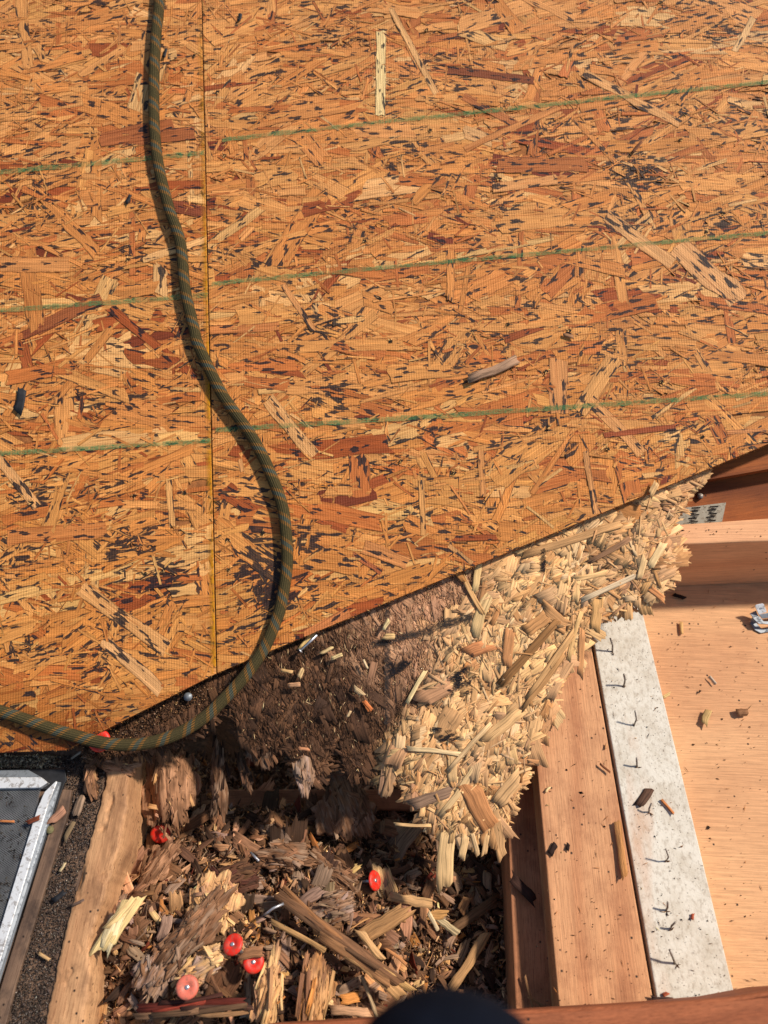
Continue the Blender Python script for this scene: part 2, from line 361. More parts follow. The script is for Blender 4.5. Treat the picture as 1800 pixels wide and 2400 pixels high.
def prism(name, top, z0, mat, parent=None, ang=None, bevel=.0012, smooth=False):
    """upright prism: top = list of world points (own heights), z0 = bottom height; local y runs along ang"""
    top = [Vector(p) for p in top]; c = sum(top, Vector())/len(top)
    ar = sum((top[i].x-c.x)*(top[(i+1) % len(top)].y-c.y)-(top[(i+1) % len(top)].x-c.x)*(top[i].y-c.y) for i in range(len(top)))
    if ar < 0: top = top[::-1]
    n = len(top); a = ang if ang is not None else 0.; Mi = Matrix.Rotation(-a, 3, 'Z')
    V = [Mi @ (p-c) for p in top]+[Mi @ (Vector((p.x, p.y, z0))-c) for p in top]
    Fc = [tuple(range(n)), tuple(range(2*n-1, n-1, -1))]+[(i, n+i, n+(i+1) % n, (i+1) % n) for i in range(n)]
    o = mesh_obj(name, V, Fc, mat, None, smooth); o.location = c; o.rotation_euler = (0, 0, a)
    if parent: o.parent = parent; o.location = c-parent.location
    if bevel:
        b = o.modifiers.new('bevel', 'BEVEL'); b.width = bevel; b.segments = 2; b.limit_method = 'ANGLE'
    return o
def edge_angle(p, q): d = q-p; return atan2(d.y, d.x)-pi/2
def inpoly(x, y, P):
    r = False; j = len(P)-1
    for i in range(len(P)):
        xi, yi = P[i]; xj, yj = P[j]
        if (yi > y) != (yj > y) and x < (xj-xi)*(y-yi)/(yj-yi)+xi: r = not r
        j = i
    return r
def fbm(x, y, z=0., o=4): return mn.fractal(Vector((x, y, z)), 1., 2., o)

# ================================================================== STRUCTURE: framing below
void_back = prism('void_backing', [(-1.6, -1.2, -.34), (1.8, -1.2, -.34), (1.8, 1.8, -.34), (-1.6, 1.8, -.34)], -.36, M_VOID, bevel=0); tag(void_back, kind='structure')  # near-black sheet added underneath so the hollow below the sheathing reads dark

def rough_edge(p, q, n, amp, z, f=60.):
    out = []
    for i in range(n+1):
        t = i/n; x = p[0]+(q[0]-p[0])*t; y = p[1]+(q[1]-p[1])*t; out.append(PW(x+amp*fbm(y/f, p[0]*.01, z*9), y, z))
    return out
# main right rafter
pr = [PW(1222, 1400, 0), PW(1318, 2440, 0), PW(1548, 2440, 0), PW(1366, 1400, 0)]
raft = prism('rafter', pr, -.14, M_RAFT, ang=edge_angle(pr[1], pr[0]))
tag(raft, 'wide orange-brown rafter running between the open pit and the white board', 'rafter')
# side stud in the pit
ps = [PW(1172, 1500, -.036), PW(1212, 2440, -.036), PW(1326, 2440, -.036), PW(1236, 1500, -.036)]
st = prism('pit_stud', ps, -.16, M_SHADE, ang=edge_angle(ps[1], ps[0]))
tag(st, 'lower stud in shade along the right wall of the debris pit', 'stud')
# white board
pw = [PW(1363, 1340, .001), PW(1558, 2440, .001), PW(1748, 2440, .001), PW(1620, 1905, .001), PW(1483, 1340, .001)]
wb = prism('white_board', pw, -.017, M_WHITE, ang=edge_angle(pw[1], pw[0]), bevel=.001)
tag(wb, 'long weathered white-primed board studded with bent nails', 'board')
# plywood deck
pp = [PW(1380, 1180, -.018), PW(1560, 2470, -.018), PW(2300, 2470, -.018), PW(2500, 1180, -.018)]
ply = prism('plywood_sheet', pp, -.034, M_PLY, ang=radians(88), bevel=.0)
tag(ply, 'smooth tan plywood sheet specked with crumbs right of the white board', 'plywood')
# beam lying on the plywood, upper right
def top_at(px, py_base, py_top, z0):                # height above base point whose image lands at py_top
    b = PW(px, py_base, z0); lo, hi = 0., .3
    for _ in range(40):
        m_ = (lo+hi)/2
        if PX(Vector((b.x, b.y, z0+m_)))[1] > py_top: lo = m_
        else: hi = m_
    return b, z0+lo
bL, zt = top_at(1550, 1376, 1273, -.018); bR, zt2 = top_at(1800, 1366, 1265, -.018); zt = (zt+zt2)/2
dx = (bR-bL)/(bR.x-bL.x); b0 = bL-dx*.012; b1 = bR+dx*.35
t0, t1 = PW(1586, 1229, zt), PW(1800, 1214, zt); e0 = t0+(t1-t0)/(t1.x-t0.x)*(b0.x-t0.x); e1 = t0+(t1-t0)/(t1.x-t0.x)*(b1.x-t0.x)
beam = prism('blocking_beam', [(b0.x, b0.y, zt), (b1.x, b1.y, zt), (e1.x, e1.y, zt), (e0.x, e0.y, zt)], -.0178, M_BEAM, ang=radians(-89), bevel=.0018)
tag(beam, 'pale square-cut beam lying across the right edge above the plywood', 'beam')
# amber timber behind it (in a plane parallel to the sheathing)
ar = slope_root('amber_timber', PS(1720, 1150, -.05)); tag(ar, 'dark amber timber with a steel nail plate behind the pale beam', 'timber')
ao = PS(1720, 1150, -.05)
q = [PS(1560, 1246, -.05), PS(2300, 1196, -.05), PS(2300, 935, -.05), PS(1560, 1085, -.05)]
mbx = MB(); lo_ = [Vector((v.x, v.y, v.z-.035)) for v in q]
for f_ in ([q[0], q[1], q[2], q[3]], [lo_[3], lo_[2], lo_[1], lo_[0]], *[[q[i], lo_[i], lo_[(i+1) % 4], q[(i+1) % 4]] for i in range(4)]): mbx.face(f_)
tb = mbx.build('timber_face', M_AMBER, ar, ao); 
# rotate grain: rebuild in a frame whose y is along the board
ga = atan2(q[1].y-q[0].y, q[1].x-q[0].x)+radians(6)
for v in tb.data.vertices: v.co = Matrix.Rotation(-(ga-pi/2), 3, 'Z') @ v.co
tb.rotation_euler = (0, 0, ga-pi/2)
# upper lit rail under the OSB edge
q = [PS(1560, 1142, -.028), PS(2300, 1010, -.028), PS(2300, 780, -.028), PS(1560, 1010, -.028)]; mbx = MB(); lo_ = [Vector((v.x, v.y, v.z-.02)) for v in q]
for f_ in ([q[0], q[1], q[2], q[3]], *[[q[i], lo_[i], lo_[(i+1) % 4], q[(i+1) % 4]] for i in range(4)]): mbx.face(f_)
rl = mbx.build('top_rail', M_AMBER, ar, ao)
for v in rl.data.vertices: v.co = Matrix.Rotation(-(ga-pi/2), 3, 'Z') @ v.co
rl.rotation_euler = (0, 0, ga-pi/2)
# nail plate with punched slots
pl = [PS(1590, 1192, -.0492), PS(1701, 1178, -.0492), PS(1691, 1226, -.0492), PS(1578, 1240, -.0492)]
mbx = MB(); up_ = [Vector((v.x, v.y, v.z+.001)) for v in pl]
for f_ in (up_[::-1], *[[up_[i], pl[i], pl[(i+1) % 4], up_[(i+1) % 4]] for i in range(4)]): mbx.face(f_)
plate = mbx.build('nail_plate', M_PLATE, ar, ao)
for cx_, k in ((1674, 0), (1632, 3)):
    for i in range(5):
        x = cx_+(i % 2)*-4-i*1.5; y = 1186+i*8.2+k; mb_ = MB()
        c4 = [PS(x-11, y+3, -.0477), PS(x+9, y+2, -.0477), PS(x+11, y-1, -.0477), PS(x-9, y, -.0477)]; d4 = [Vector((v.x, v.y, v.z-.0006)) for v in c4]
        for f_ in (c4, *[[c4[j], d4[j], d4[(j+1) % 4], c4[(j+1) % 4]] for j in range(4)]): mb_.face(f_)
        mb_.build('slot', M_HOLE, plate, ao)
        sb = MB(); sliver(sb, PS(x, y+5, -.0474), (1, .05, 0), .009, .0012, (1, 1, 1)); sb.build('tooth_lip', M_PLATE, plate, ao)
sb = MB(); tube(sb, [PS(1641, 1163, -.049), PS(1641, 1163, -.045)], .0032, 12); sb.build('nail_head', M_NAIL, ar, ao)

# left rafter with worn edges
le = [(266, 1740), (232, 1900), (181, 2069), (146, 2210), (105, 2400), (95, 2450)]; re = [(306, 1740), (298, 1900), (280, 1990), (252, 2069), (228, 2150), (210, 2210), (212, 2292), (197, 2394), (185, 2450)]
def lerp_line(L, y):
    for (x0, y0), (x1, y1) in zip(L, L[1:]):
        if y0 <= y <= y1: return x0+(x1-x0)*(y-y0)/(y1-y0)
    return L[-1][0] if y > L[-1][1] else L[0][0]
gx, gy = 26, 150; V = []; Fc = []
ys_ = [1730+(2450-1730)*i/gy for i in range(gy+1)]
for y in ys_:
    a_, b_ = lerp_line(le, y)+4*fbm(y/35, 2.)+2.5*fbm(y/9, 2.), lerp_line(re, y)+5*fbm(y/40, 5.)+2*abs(fbm(y/9, 5.))
    for j in range(gx+1):
        t = j/gx; p = PW(a_+(b_-a_)*t, y, 0); e = min(t, 1-t); p.z = -.0035*max(0, 1-e/.14)**2*(1. if t > .5 else .4)+.0012*fbm(p.x*22, p.y*9, 3.)+.0004*fbm(p.x*130+p.y*30, p.y*22)-.0025*max(0, fbm(p.x*60, p.y*35, 9.)-.25)*3
        V.append(p)
k = gx+1
for i in range(gy):
    for j in range(gx): a = i*k+j; Fc.append((a+k, a+k+1, a+1, a))
nb = len(V)
for j0 in (0, gx):
    for i in range(gy+1): v = V[i*k+j0]; V.append(Vector((v.x, v.y, -.15)))
for s_, j0 in ((0, 0), (1, gx)):
    for i in range(gy):
        a, b = i*k+j0, (i+1)*k+j0; c_, d_ = nb+s_*(gy+1)+i, nb+s_*(gy+1)+i+1; Fc.append((a, b, d_, c_) if s_ else (b, a, c_, d_))
c0 = PW(230, 2050, 0); a0 = edge_angle(PW(160, 2400, 0), PW(298, 1760, 0)); Mi = Matrix.Rotation(-a0, 3, 'Z')
lr = mesh_obj('worn_rafter', [Mi @ (v-c0) for v in V], Fc, M_OLD, smooth=True, loc=c0); lr.rotation_euler = (0, 0, a0)
tag(lr, 'worn pale rafter with gnawed edges between the skylight frame and the pit', 'rafter')
# low cross block in the pit
zb = -.112
b, z_t = PW(350, 1928, zb-.03), zb
cb = prism('cross_block', [PW(290, 1897, zb), PW(1190, 1898, zb), PW(1190, 1850, zb), PW(290, 1850, zb)], zb-.045, M_SHADE, ang=pi/2)
tag(cb, 'short brown cross block half buried in the rotten debris', 'wood block')

# ================================================================== OSB PANELS
SEAM_T, SEAM_B = (473, -400), (507, 1578)
sT, sB = PS(464, -400), PS(508, 1580)
CH = [(0, 404, 480, 358), (0, 727, 488, 692), (0, 1063, 496, 1033)]
CL = [(54,250,45,.6),(222,225,24,.9),(450,130,15,1),(846,98,35,.7),(645,184,22,.8),(434,235,45,.7),(613,374,55,.7),(640,395,40,.7),(298,607,24,.9),(163,244,24,.7),(732,180,20,.7),
(1117,163,55,.7),(1204,163,28,.5),(1366,120,50,.7),(1442,125,30,.9),(1497,412,75,1),(1440,385,40,.9),(1160,412,32,.9),(1171,477,24,1),(1605,255,24,1),(1280,309,60,.7),(1518,651,36,1.1),(1687,520,45,1.),(1640,545,30,.8),(1660,618,60,.8),(1790,618,30,1.),(1155,613,35,.6),(1497,500,55,.7),(1247,721,22,.8),(1079,548,40,.6),
(81,1180,42,1.1),(233,1158,38,.8),(304,832,18,1),(298,1277,70,1.),(345,1265,40,1),(81,1288,50,.8),(380,1358,65,1.1),(5,1332,34,1.1),(81,1521,55,.9),(244,1543,42,1.1),(271,1440,50,.8),(390,1548,34,.8),(618,1326,52,1.5),(640,1397,52,1.5),(590,1340,40,1.2),(732,1266,45,1.2),(841,1093,42,1.),(787,930,52,1.1),(813,1255,30,.9),(597,1104,24,.8),(597,1255,36,.9),(363,1397,30,.9),(792,1022,22,.8),(530,1300,20,.9),
(1025,1017,60,.9),(1280,995,20,1),(1323,1060,34,.8),(1366,1044,22,.9),(1567,1000,28,.7),(1415,832,60,.7),(916,1256,22,.9),(1090,1207,18,.8),(480,1500,18,.6),(1000,1180,30,.5),(200,560,60,.35),(900,700,50,.3),(1250,560,90,.35),(1600,300,80,.35),(100,330,60,.4),(60,230,50,.5)]
def ink(px, py):
    v = .37+.26*fbm(px/170., py/110., 4., 3)
    for cx_, cy_, r_, s_ in CL:
        d2 = ((px-cx_)**2+((py-cy_)*1.2)**2)/(r_*r_)
        if d2 < 5: v = max(v, s_*.80*math.exp(-d2*.6))
    return max(0., min(1.15, v))
PAL = [((226, 168, 102), .08), ((218, 148, 80), .36), ((210, 134, 68), .37), ((192, 110, 54), .145), ((160, 80, 38), .035), ((128, 58, 32), .01)]
PAL = [(lin(c), w_) for c, w_ in PAL]
def pick(pal):
    r = R.random()*sum(w_ for _, w_ in pal)
    for c, w_ in pal:
        r -= w_
        if r <= 0: return c
    return pal[-1][0]
def strand(mb, a, b, ang, L, W, h, ta, tb_, col, planes, th=.0006, skew=0., jag=1.):
    """one pressed strand; slope coordinates; returns visible area"""
    ca, sa = cos(ang), sin(ang); n = max(2, min(5, int(L/.022)+1)); uo, vo = R.uniform(0, 60), R.uniform(0, 60); hw = W/2; area = 0
    m = 3 if W > .006 else 1; rows = []
    for i in range(n+1):
        t = i/n-.5; wl = 1+R.gauss(0, .07)*(W < .02); off = R.gauss(0, .05)*W; row = []
        for j in range(m+1):
            qv = (j/m-.5); dj = 0
            if i in (0, n): dj = (1 if i else -1)*R.uniform(-.22, .22)*W*jag + skew*qv*W
            x, y = L*t+dj, qv*W*wl+off; X, Y = a+ca*x-sa*y, b+sa*x+ca*y; hz = h+ta*x+tb_*y+R.gauss(0, .00005)
            row.append((X, Y, hz, uo+x, vo+y, qv*W))
        rows.append(row)
    inks = [[ink(*SPX(p[0], p[1])) for p in (r[0], r[-1])] for r in rows]
    for i in range(n):
        for j in range(m):
            f0, f1 = j/m, (j+1)/m
            A = [(*rows[i][j], inks[i][0]*(1-f0)+inks[i][1]*f0), (*rows[i+1][j], inks[i+1][0]*(1-f0)+inks[i+1][1]*f0),
                 (*rows[i+1][j+1], inks[i+1][0]*(1-f1)+inks[i+1][1]*f1), (*rows[i][j+1], inks[i][0]*(1-f1)+inks[i][1]*f1)]
            C = clip(A, planes)
            if not C: continue
            area += 1
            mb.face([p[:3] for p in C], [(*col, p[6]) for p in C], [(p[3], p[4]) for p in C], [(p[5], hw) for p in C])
    dk = (*[x*.45 for x in col], 0)
    def sk(p, q_):
        if all(nx*p[0]+ny*p[1] <= c for nx, ny, c in planes) and all(nx*q_[0]+ny*q_[1] <= c for nx, ny, c in planes):
            mb.face([p[:3], (p[0], p[1], p[2]-th), (q_[0], q_[1], q_[2]-th), q_[:3]], dk, [(p[3], p[4])]*2+[(q_[3], q_[4])]*2, [(0., hw)]*4)
    for i in range(n): sk(rows[i][0], rows[i+1][0]); sk(rows[i+1][-1], rows[i][-1])
    for j in range(m): sk(rows[0][j+1], rows[0][j]); sk(rows[-1][j], rows[-1][j+1])
    return area*L*W/(n*m)
def stainc(c, a, b):                               # water staining near the lower left corner, slightly more green and blue up the roof
    px, py = SPX(a, b); k = max(0., min(1., (py-1600)/130.+.3*fbm(px/60., py/60.)))*max(0., min(1., (560-px)/260.))
    c = mix(c, (c[0]*.50, c[1]*.40, c[2]*.34), k); t = max(0., min(1., py/1500.))
    return (c[0]*(1.0), c[1]*(1.03-.04*t), c[2]*(1.12-.24*t))
def half(p, q_, inside):                            # plane through p,q keeping the side of `inside`
    nx, ny = q_.y-p.y, -(q_.x-p.x); l = sqrt(nx*nx+ny*ny); nx, ny = nx/l, ny/l; c = nx*p.x+ny*p.y
    if nx*inside.x+ny*inside.y > c: nx, ny, c = -nx, -ny, -c
    return (nx, ny, c)
sv = (sT-sB).normalized(); sn = Vector((sv.y, -sv.x, 0)); gap = .0007
diagR = half(PS(507, 1578), PS(1800, 1040), PS(900, 600)); diagL = half(PS(507, 1578), PS(165, 1752), PS(300, 900)); botL = half(PS(0, 1764), PS(165, 1758), PS(100, 900))
seamR = half(sB+sn*gap, sT+sn*gap, PS(900, 600)); seamL = half(sB-sn*gap, sT-sn*gap, PS(200, 600))
NAMED = [  # px, py, angle deg, length px, width px, colour, panel
 (893,170,-91,200,25,(240,205,140),1),(1150,176,-7,205,22,(118,56,34),1),(440,488,-13,100,30,(128,58,38),0),(160,735,24,165,36,(150,80,44),0),(90,770,22,80,22,(120,54,32),0),
 (1310,905,-88,125,42,(206,140,84),1),(970,120,-62,230,16,(232,184,122),1),(1150,260,-28,150,22,(176,104,58),1),(800,920,8,10,4,(200,140,80),1),(1745,80,62,90,16,(240,200,140),1),
 (1480,230,-28,260,24,(222,168,108),1),(1660,640,-42,200,60,(222,168,112),1),(700,720,-55,130,16,(214,150,92),1),(680,1000,-50,170,32,(224,172,110),1),(320,310,12,170,40,(160,88,48),0),(370,320,8,170,34,(154,84,46),0),
 (1270,385,2,210,40,(172,98,50),1),(1230,430,8,150,26,(222,158,98),1),(1500,1010,6,170,14,(150,66,34),1),(1445,1000,-46,180,30,(214,152,92),1),(1400,900,58,150,40,(222,164,96),1),(990,1190,-88,130,14,(218,160,92),1),
 (1200,300,24,240,18,(190,120,66),1),(560,770,4,190,22,(196,112,60),1),(75,620,0,170,40,(212,142,82),0),(130,1250,5,230,40,(186,106,50),0),(290,1450,-36,250,34,(222,166,102),0),(310,1560,-40,180,28,(228,178,120),0),
 (1500,560,-36,190,36,(220,170,112),1),(565,1090,-80,30,10,(220,160,100),1),(1130,1110,-88,110,14,(206,140,80),1),(1385,1130,-80,150,14,(212,150,92),1),(400,1180,-86,110,14,(222,168,100),0),(40,1130,-52,150,22,(224,172,112),0),
 (1750,1010,3,90,10,(200,130,80),1),(860,1320,-34,80,12,(170,90,50),1),(1080,1300,-36,70,10,(214,160,100),1),(770,1470,30,120,36,(186,100,56),1),(905,1300,-20,110,30,(196,124,70),1)]
def make_panel(idx, label, planes, bounds, n1, n2):
    cx_, cy_ = (260, 800) if idx == 0 else (1150, 650)
    org = PS(cx_, cy_, 0); org.z = 0
    root = slope_root('osb_panel', org); tag(root, label, 'plywood panel' if 0 else 'OSB panel', 'OSB roof sheathing panels')
    a0_, a1_, b0_, b1_ = bounds
    # core slab
    quad = clip([(a0_-.3*(idx == 0), b0_-.1, 0), (a1_+.4*(idx == 1), b0_-.1, 0), (a1_+.4*(idx == 1), b1_+.4, 0), (a0_-.3*(idx == 0), b1_+.4, 0)], planes)
    mb = MB(); zt_, zb_ = -.0021, -.0125
    mb.face([(p[0], p[1], zt_) for p in quad], (.35, .15, .05, 0)); mb.face([(p[0], p[1], zb_) for p in quad][::-1], (.3, .14, .05, 0))
    for i in range(len(quad)):
        p, q_ = quad[i], quad[(i+1) % len(quad)]; mb.face([(p[0], p[1], zt_), (p[0], p[1], zb_), (q_[0], q_[1], zb_), (q_[0], q_[1], zt_)], (.2, .1, .04, 0))
    mb.build('panel_core', M_COREO, root, org)
    spec = []
    for i in range(n1):
        a = R.uniform(a0_, a1_); b = R.uniform(b0_, b1_)
        if any(nx*a+ny*b > c+.03 for nx, ny, c in planes): continue
        L = min(.15, max(.02, math.exp(R.gauss(math.log(.062), .5)))); W = min(.032, max(.002, math.exp(R.gauss(math.log(.0105), .6)))); W = min(W, L*.45)
        px, py = SPX(a, b); flow = radians(5)+.22*fbm(px/420., py/300., idx*9., 2)
        ang = R.gauss(flow, radians(13)) if R.random() < .78 else R.uniform(-pi/2, pi/2)
        spec.append((a, b, ang, L, W))
    spec2 = []
    for i in range(n2):
        a = R.uniform(a0_, a1_); b = R.uniform(b0_, b1_)
        if any(nx*a+ny*b > c+.01 for nx, ny, c in planes): continue
        px, py = SPX(a, b)
        if fbm(px/130., py/90., 20.+idx, 3) < R.gauss(.0, .18): continue
        L = R.uniform(.008, .036); W = R.uniform(.0008, .0034); ang = radians(5)+(R.gauss(0, radians(24)) if R.random() < .6 else R.uniform(-pi/2, pi/2)); spec2.append((a, b, ang, L, W))
    stuff = MB(); cand = []
    N = len(spec)
    for i, (a, b, ang, L, W) in enumerate(spec):
        h = -.0019+.0013*i/N; m = MB(); flat = R.gauss(0, .0045), R.gauss(0, .012)
        ar_ = strand(m, a, b, ang, L, W, h, *flat, stainc(jit(pick(PAL), .055, .018), a, b), planes, skew=R.gauss(0, .35))
        if ar_: cand.append((ar_*(.25+i/N), i, m))
    for (a, b, ang, L, W) in spec2:
        m = MB()
        pal = PAL[:4] if R.random() < .7 else PAL[2:]
        if strand(m, a, b, ang, L, W, R.uniform(-.0009, -.0004), R.gauss(0, .012), R.gauss(0, .03), stainc(jit(pick(pal), .09, .02), a, b), planes, th=.0005): stuff.add(m)
    cand.sort(key=lambda c: -c[0])
    named = [x for x in NAMED if x[6] == idx]; keep = 296-len(named)
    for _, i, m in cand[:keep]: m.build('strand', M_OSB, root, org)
    for _, i, m in cand[keep:]: stuff.add(m)
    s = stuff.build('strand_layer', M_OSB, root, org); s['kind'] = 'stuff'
    for (px, py, dg, Lp, Wp, c, _) in named:
        p = PS(px, py); p2 = PS(px+Lp/2*cos(radians(dg)), py-Lp/2*sin(radians(dg))); L = 2*(p2-p).length; ang = atan2(p2.y-p.y, p2.x-p.x)
        m = MB(); strand(m, p.x, p.y, ang, L, Wp*.00044, -.00035, R.gauss(0, .001), R.gauss(0, .003), lin(c) if px == 893 else mix(lin(c), lin((212, 140, 76)), .45 if c[0] > 180 else .1), planes, th=.0007, jag=.6)
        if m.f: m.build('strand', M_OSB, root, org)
    return root, org
# slope-plane extents
aL, aR_ = PS(-330, 1200).x, PS(2080, 1200).x; bT = PS(900, -260).y; bB = PS(900, 1800).y
rootL, orgL = make_panel(0, 'left OSB sheathing panel, narrow, crossed by the green rope at its lower corner', [seamL, diagL, botL], (aL, PS(520, 1200).x, bB, bT), 2500, 4200)
rootR, orgR = make_panel(1, 'right OSB sheathing panel, the large one cut off along a long diagonal edge', [seamR, diagR], (PS(440, 1200).x-.05, aR_, PS(507, 1600).y, bT), 4900, 8000)

# chalk lines
def chalk(root, org, planes, x0, y0, x1, y1, wpx, mat, ext=None, name='chalk_line'):
    mb = MB(); n = 46; P = []
    for i in range(n+1):
        t = i/n; x = x0+(x1-x0)*t; y = y0+(y1-y0)*t+1.6*fbm(x/60., y0*.01); wd = wpx*(1+.35*fbm(x/25., 7.+y0*.01))
        P.append((PS(x, y-wd/2), PS(x, y+wd/2)))
    for (a, b), (c, d) in zip(P, P[1:]):
        C = clip([tuple(v)[:2]+(.0,) for v in (b, d, c, a)], planes)
        if C: mb.face([(p[0], p[1], .0003) for p in C])
    if mb.f: mb.build(name, mat, root, org)
for l in CH: chalk(rootL, orgL, [seamL], *l, 11, M_CHALK)
chalk(rootR, orgR, [seamR], 521, 328, 900, 285, 9.5, M_CHALK); chalk(rootR, orgR, [], 902, 285, 1820, 190, 9.5, M_CHALK)
chalk(rootR, orgR, [seamR], 496, 665, 900, 627, 9.5, M_CHALK); chalk(rootR, orgR, [], 902, 627, 1820, 544, 9.5, M_CHALK)
chalk(rootR, orgR, [seamR], 505, 1008, 900, 983, 11, M_CHALK); chalk(rootR, orgR, [], 902, 983, 1820, 921, 11, M_CHALK)
chalk(rootR, orgR, [], 1334, 982, 1800, 955, 3, M_CHALKR); chalk(rootR, orgR, [diagR], 1560, 1072, 1760, 1062, 3, M_CHALKR)
# yellow sealed edge along the seam
for root, org, sgn, pls in ((rootL, orgL, -1, [seamL]), (rootR, orgR, 1, [seamR])):
    mb = MB(); n = 90
    for i in range(n):
        for k_, (w0, w1) in enumerate(((0, .0022), (.0022, .0062))):
            ya, yb = -60+(1640*i/n), -60+(1640*(i+1)/n); fa = lambda y: min(1., .45+max(0, y-300)/900.)*(1 if sgn < 0 else .12)
            xa, xb = 473+(507-473)*ya/1578, 473+(507-473)*yb/1578
            # seam line in slope coordinates
            A = sB+sv*((PS(xa, ya)-sB).dot(sv)); B = sB+sv*((PS(xb, yb)-sB).dot(sv)); g_ = sn*gap*sgn; s_ = sn*sgn
            q4 = [A+g_+s_*w0, A+g_+s_*w1, B+g_+s_*w1, B+g_+s_*w0]
            f1, f2 = (1, .5) if k_ == 0 else (.5, 0.)
            if sgn < 0: q4 = q4[::-1]; uvs = [(fa(yb)*f1, 0), (fa(yb)*f2, 0), (fa(ya)*f2, 0), (fa(ya)*f1, 0)]
            else: uvs = [(fa(ya)*f1, 0), (fa(ya)*f2, 0), (fa(yb)*f2, 0), (fa(yb)*f1, 0)]
            C = [(p.x, p.y, .0002) for p in q4]
            if all(diagR[0]*p[0]+diagR[1]*p[1] <= diagR[2]+.0002 or sgn < 0 for p in C) and all(diagL[0]*p[0]+diagL[1]*p[1] <= diagL[2]+.0002 or sgn > 0 for p in C): mb.face(C, (1, 1, 1, 0), uvs)
    mb.build('edge_sealant', M_YEL, root, org)
# pulled nail holes with torn lips
HOLES = [(1000,70,0),(1548,5,0),(1009,305,1),(1606,268,1),(1593,328,1),(455,131,0),(560,40,0),(855,565,1),(300,608,0),(527,364,0),(1697,500,1),(1655,545,1),(1335,775,1),(1551,895,1),(915,800,1),(1647,1024,1),(1425,1052,1),(1065,1108,1),(1285,1000,1),(1280,870,0),(940,1080,1),(316,1162,0),(433,1155,0),(533,1265,1),(617,1250,1),(383,1335,0),(340,1345,0),(1190,760,0),(1170,420,1),(1562,85,1),(510,215,0),(75,1178,0),(535,1335,1),(890,700,0)]
for (x, y, p_) in HOLES:
    root, org = (rootR, orgR) if p_ else (rootL, orgL)
    if x > 500 and not p_: root, org = rootR, orgR
    c = PS(x, y); mb = MB(); n = 9; pts = []
    for i in range(n): a = 2*pi*i/n; r_ = R.uniform(.0011, .0024); pts.append((c.x+r_*1.2*cos(a), c.y+r_*sin(a), .00045))
    mb.face(pts); h = mb.build('nail_hole', M_HOLE, root, org)
    m = MB()
    for k_ in range(R.randint(3, 7)):
        a = R.uniform(0, 2*pi); r_ = R.uniform(.0015, .0035); sliver(m, (c.x+r_*cos(a), c.y+r_*sin(a), .0009), (cos(a)+R.gauss(0, .4), sin(a), .25), R.uniform(.002, .006), R.uniform(.0005, .0013), jit(lin((228, 178, 112)), .2))
    m.build('torn_lip', M_FLK, h, org)

for root, org, (xa, ya), (xb, yb), n_ in ((rootR, orgR, (509, 1577), (1800, 1040), 620), (rootL, orgL, (165, 1752), (505, 1578), 150), (rootL, orgL, (-60, 1764), (165, 1757), 70)):
    mb = MB()
    for _ in range(n_):
        t = R.random(); p = PS(xa+(xb-xa)*t, ya+(yb-ya)*t+R.uniform(-1.5, 1.5)); a = R.gauss(-pi/2, .9)
        p.z = -R.uniform(.0002, .011); sliver(mb, p, Vector((cos(a), sin(a), R.gauss(0, .2))), R.uniform(.0015, .0055), R.uniform(.0004, .0011), jit(pick(PAL), .2, .03))
    o = mb.build('edge_fibre', M_FLK, root, org); o['kind'] = 'stuff'

# ================================================================== ROTTEN LOWER SHEET
EDGE_UP = [(150,1745),(505,1560),(1560,1095),(1690,1045)]
ROT = EDGE_UP + [(1640,1125),(1602,1140),(1596,1180),(1580,1200),(1572,1220),(1566,1241),(1580,1286),(1574,1331),(1562,1362),(1548,1386),(1496,1404),(1440,1425),(1385,1455),(1348,1526),(1312,1571),(1287,1632),(1294,1674),(1270,1707),(1240,1752),(1222,1820),(1195,1870),(1180,1925),(1150,1950),(1120,1962),(1085,1965),(1050,1940),(1015,1925),(1000,1905),(974,1861),
 (932,1795),(902,1840),(869,1825),(830,1819),(806,1790),(797,1734),(775,1728),(766,1756),(751,1810),(733,1830),(715,1815),(688,1777),(680,1720),(660,1740),(637,1755),(595,1750),(560,1705),(549,1647),(528,1645),(505,1655),(470,1700),(425,1725),(330,1760),(205,1765)]
C_DK = lin((70, 48, 34)); C_DB = lin((114, 79, 54)); C_MB = lin((150, 106, 74)); C_PK = lin((190, 140, 104)); C_TAN = lin((216, 162, 108)); C_PALE = lin((238, 190, 130)); C_GREY = lin((160, 128, 102)); C_ORG = lin((190, 124, 66)); C_RED = lin((112, 50, 32))
def palew(px, py):                                  # 0 dark rot ... 1 fresh pale
    # boundary of pale shredded part: roughly x > line
    pts = [(1700, 1000), (1100, 1330), (1115, 1400), (1010, 1480), (1010, 1560), (1000, 1640), (900, 1750), (880, 2000)]
    xb = 1010
    for (x0, y0), (x1, y1) in zip(pts, pts[1:]):
        if y0 <= py <= y1: xb = x0+(x1-x0)*(py-y0)/(y1-y0)
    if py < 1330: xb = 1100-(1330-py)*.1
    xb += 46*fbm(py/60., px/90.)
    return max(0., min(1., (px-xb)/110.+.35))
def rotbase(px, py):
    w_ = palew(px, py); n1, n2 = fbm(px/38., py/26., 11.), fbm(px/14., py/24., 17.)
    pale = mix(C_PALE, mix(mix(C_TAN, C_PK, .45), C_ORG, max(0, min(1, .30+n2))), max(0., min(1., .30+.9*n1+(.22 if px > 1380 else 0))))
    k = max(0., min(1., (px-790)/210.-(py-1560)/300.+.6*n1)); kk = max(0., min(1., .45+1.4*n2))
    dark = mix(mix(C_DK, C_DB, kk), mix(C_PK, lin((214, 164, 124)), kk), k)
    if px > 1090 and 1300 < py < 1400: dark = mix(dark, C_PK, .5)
    return mix(dark, pale, w_)
